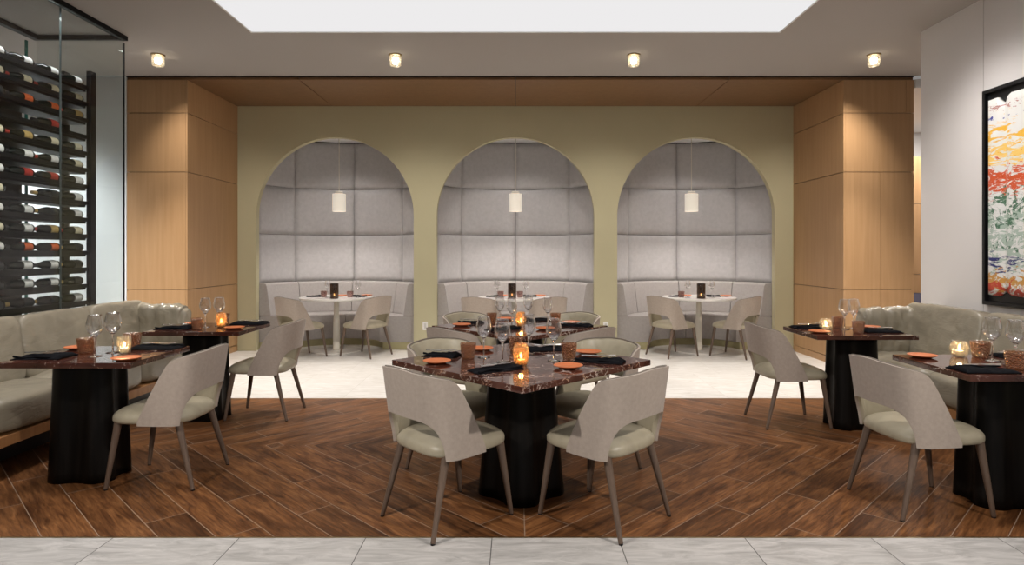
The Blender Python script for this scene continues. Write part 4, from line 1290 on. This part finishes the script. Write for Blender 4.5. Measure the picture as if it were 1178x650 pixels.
# right sofa, farther table
TN = 'the farther right sofa table'
setting_napkin(NW[0], (2.265, 5.16), (2.525, 5.16), 'flat folded black napkin at the chair side of ' + TN, GN, True, "farther right sofa table's napkin beside the chair")
setting_napkin(NW[1], (2.950, 4.90), (2.695, 4.90), 'flat folded black napkin at the sofa side of ' + TN, GN, True, "farther right sofa table's napkin beside the sofa")
put(TU, 2.625, 5.165, 'amber tumbler behind the wine glasses on ' + TN, GT)
put(TU, 2.605, 4.815, 'amber tumbler in front of the wine glasses on ' + TN, GT)
put(PL, 2.318, 4.83, 'terracotta plate at the front corner of ' + TN, GP)
put(PL, 2.875, 5.14, 'terracotta plate by the sofa on ' + TN, GP)
put(WG, 2.625, 5.055, 'left wine glass of the pair on ' + TN, GG)
put(WG, 2.722, 5.10, 'right wine glass of the pair on ' + TN, GG)
candle(VR, 2.455, 5.012, 'lit irregular clear candle votive on ' + TN, 0.9)
# arch tables: offsets from table centre
AP = [dict(c=(0.055, -0.30), n=[(-0.32, 0.02), (0.31, 0.04)], t=[(-0.165, -0.03), (0.205, -0.06)], g=[(-0.085, -0.12), (0.315, -0.075)], p=[(0.03, 0.17), (0.375, 0.20)]),
      dict(c=(-0.025, -0.30), n=[(-0.29, 0.03), (0.22, 0.06)], t=[(-0.185, -0.08), (0.08, -0.10)], g=[(-0.235, -0.14), (0.165, -0.12)], p=[(-0.16, 0.16), (0.375, 0.16)]),
      dict(c=(-0.055, -0.30), n=[(-0.31, 0.05), (0.225, 0.07)], t=[(-0.265, -0.09)], g=[(-0.185, -0.12), (0.145, -0.12)], p=[(-0.13, 0.17), (0.410, 0.10)])]
for (bx_, by_), d, nm in zip(BT, AP, ARCHN):
    w = 'the %s arch table' % nm
    candle(VS, bx_ + d['c'][0], by_ + d['c'][1], 'dark smoked glass candle cylinder on ' + w, 0.5, 'smoked candle cylinders')
    for (x, y), q in zip(d['n'], ('left', 'right')):
        put(NA_[0], bx_ + x, by_ + y, '%s folded black napkin on %s' % (q, w), GN, 0.1 if q == 'left' else PI - 0.1, 0, (0.72, 0.9, 1))
    for (x, y), q in zip(d['t'], ('left', 'right')):
        put(TP, bx_ + x, by_ + y, ('%s plum tinted tumbler on %s' % (q, w)) if len(d['t']) > 1 else 'plum tinted tumbler on ' + w, 'plum tumblers on the arch tables')
    for (x, y), q in zip(d['g'], ('left', 'right')):
        put(WG, bx_ + x, by_ + y, '%s wine glass of the pair on %s' % (q, w), GG)
    for (x, y), q in zip(d['p'], ('left', 'right')):
        put(PL, bx_ + x, by_ + y, '%s terracotta plate on %s' % (q, w), GP)

# ------------------------------------------------------------------ painting
pt_ = thing('framed_painting', 'black framed colourful abstract painting on the right wall', 'painting', (3.80, 4.3, 0))
Y0, Y1, Zb, Zt = 3.45, 5.125, 0.945, 2.665
fw = 0.028
fr = ceiling_with_hole(Y0, Y1, Zb, Zt, Y0 + fw, Y1 - fw, Zb + fw, Zt - fw, 0.0, 1.0)
obj('frame', ([(-0.028 + 0.046 * v[2], v[0] - 4.3, v[1]) for v in fr[0]], fr[1]), M['black'], pt_, bevel=0.002)
obj('mat_board', box(0.004, 0.012, Y0 + fw - 4.3 + 0.001, Y1 - fw - 4.3 - 0.001, Zb + fw + 0.001, Zt - fw - 0.001), M['black'], pt_)
# folded sheet: wavy section along the wall
def pw(x, pts):
    for (xa, za), (xb, zb_) in zip(pts[:-1], pts[1:]):
        if x <= xb: return za + (zb_ - za) * (x - xa) / (xb - xa)
    return pts[-1][1]
cols = 110; ya, yb = 5.058, 3.52
outer = []; inner = []
for i in range(25):
    ro, ri = [], []
    for j in range(cols + 1):
        t = j / cols; y = ya + (yb - ya) * t
        s_ = (ya - y)
        dip = math.exp(-((s_ - 0.148) / 0.035) ** 2)
        zt = pw(s_, [(0.0, 2.573), (0.097, 2.577), (0.148, 2.522), (0.185, 2.558), (0.235, 2.584), (0.40, 2.580), (1.6, 2.575)])
        zb = pw(s_, [(0.0, 1.030), (0.105, 1.021), (0.170, 1.072), (0.24, 1.035), (0.33, 1.029), (1.6, 1.035)])
        z = zb + (zt - zb) * i / 24
        bul = 0.022 * (1 - dip)
        ro.append(Vector((-0.004 - bul, y - 4.3, z))); ri.append(Vector((0.003, y - 4.3, z)))
    outer.append(ro); inner.append(ri)
obj('painted_sheet', slab_from_grid(outer, inner), M['paint'], pt_, smooth=True)

# ------------------------------------------------------------------ lights
def lamp(kind, loc, energy, col, size=0.1, rot=(0, 0, 0), spot=None, blend=0.6, sy=None):
    l = bpy.data.lights.new(kind.lower() + '_lamp', kind)
    l.energy = energy; l.color = col
    if kind == 'SPOT':
        l.spot_size = R(spot); l.spot_blend = blend; l.shadow_soft_size = size
    elif kind == 'AREA':
        l.shape = 'RECTANGLE' if sy else 'SQUARE'; l.size = size
        if sy: l.size_y = sy
    else: l.shadow_soft_size = size
    o = bpy.data.objects.new('light_' + kind.lower(), l); COL.objects.link(o)
    o.location = loc; o.rotation_euler = rot
    return o
WARM = (1.0, 0.93, 0.85)
for x in (-3.75, -1.26, 1.24, 3.76):
    lamp('SPOT', (x, 6.65, ZC - 0.13), 560 * LG['down'], WARM, 0.05, spot=74, blend=1.0)
for x in (-2.51, 0.0, 2.505):
    lamp('SPOT', (x, 9.02, 1.955), 75 * LG['pend'], (1.0, 0.92, 0.85), 0.07, spot=140, blend=0.7)
for x, y, z, e in LAMPS:
    lamp('POINT', (x, y, z), e * LG['candle'], (1.0, 0.76, 0.46), 0.012)
for x in (-2.9, 2.9):
    v = Vector((0.5 * (1 if x > 0 else -1) * 0.6, 3.6, 0.3)) - Vector((x, 0.9, ZC - 0.1))
    lamp('SPOT', (x, 0.9, ZC - 0.1), 620 * LG['front'], (1.0, 0.93, 0.86), 0.06, rot=v.to_track_quat('-Z', 'Y').to_euler(), spot=74, blend=1.0)
for x in (-3.75, -1.26, 1.24, 3.76):  # extra spots added at the downlights to brighten the olive wall
    v = Vector((x * 0.97, WY, 0.9)) - Vector((x, 6.65, ZC - 0.13))
    lamp('SPOT', (x, 6.65, ZC - 0.13), (150 if abs(x) < 2 else (75 if x < 0 else 125)) * LG['wash'], WARM, 0.05, rot=v.to_track_quat('-Z', 'Y').to_euler(), spot=80, blend=1.0)
for sd in (-1, 1):
    for y in (4.9, 3.3):
        v = Vector((3.75 * sd, y, 0.85)) - Vector((2.85 * sd, y, ZC - 0.06))
        lamp('SPOT', (2.85 * sd, y, ZC - 0.06), 170 * LG['side'], (1.0, 0.95, 0.91), 0.25, rot=v.to_track_quat('-Z', 'Y').to_euler(), spot=112, blend=1.0)
for x in AC:  # added spots hidden behind the arch tops, lifting the padded walls
    lamp('SPOT', (x, 9.22, ZN - 0.01), 45 * LG['niche'], (1.0, 0.93, 0.88), 0.05, spot=112, blend=1.0)
lamp('SPOT', (-5.7, 5.9, ZC - 0.05), 620 * LG['cellar'], (0.96, 0.98, 1.0), 0.3, rot=(R(32), 0, 0), spot=84, blend=0.8)  # added out-of-view spot, brightens the white wall beyond the cellar
lamp('AREA', (-3.87, 4.4, ZC - 0.09), 16 * LG['cellar'], (0.96, 0.98, 1.0), 0.06, sy=3.0)  # strip light added in front of the rack to brighten bottle labels
lamp('AREA', (5.9, 8.9, 3.28), 60 * LG['cellar'], (1.0, 0.95, 0.9), 0.8)

w = bpy.data.worlds.new('world'); S.world = w; w.use_nodes = True
w.node_tree.nodes['Background'].inputs[0].default_value = (1.0, 0.95, 0.91, 1)
w.node_tree.nodes['Background'].inputs[1].default_value = 0.55 * LG['world']

# ------------------------------------------------------------------ camera
cam = bpy.data.cameras.new('camera'); co = bpy.data.objects.new('camera', cam); COL.objects.link(co)
co.location = (0, 0, H); co.rotation_euler = (PI / 2, 0, 0)
cam.sensor_width = 36.0; cam.lens = F / 1178 * 36.0
cam.shift_x = -4.0 / 1178; cam.shift_y = -34.0 / 1178
cam.clip_start = 0.05
S.camera = co
vs = S.view_settings
vs.view_transform = 'Standard'; vs.look = 'None'; vs.gamma = 1.0; vs.use_curve_mapping = False; vs.exposure = 0.0
S.cycles.max_bounces = 10; S.cycles.transparent_max_bounces = 32
S.cycles.caustics_reflective = False; S.cycles.caustics_refractive = False
S.cycles.sample_clamp_indirect = 6.0
S.cycles.blur_glossy = 0.5
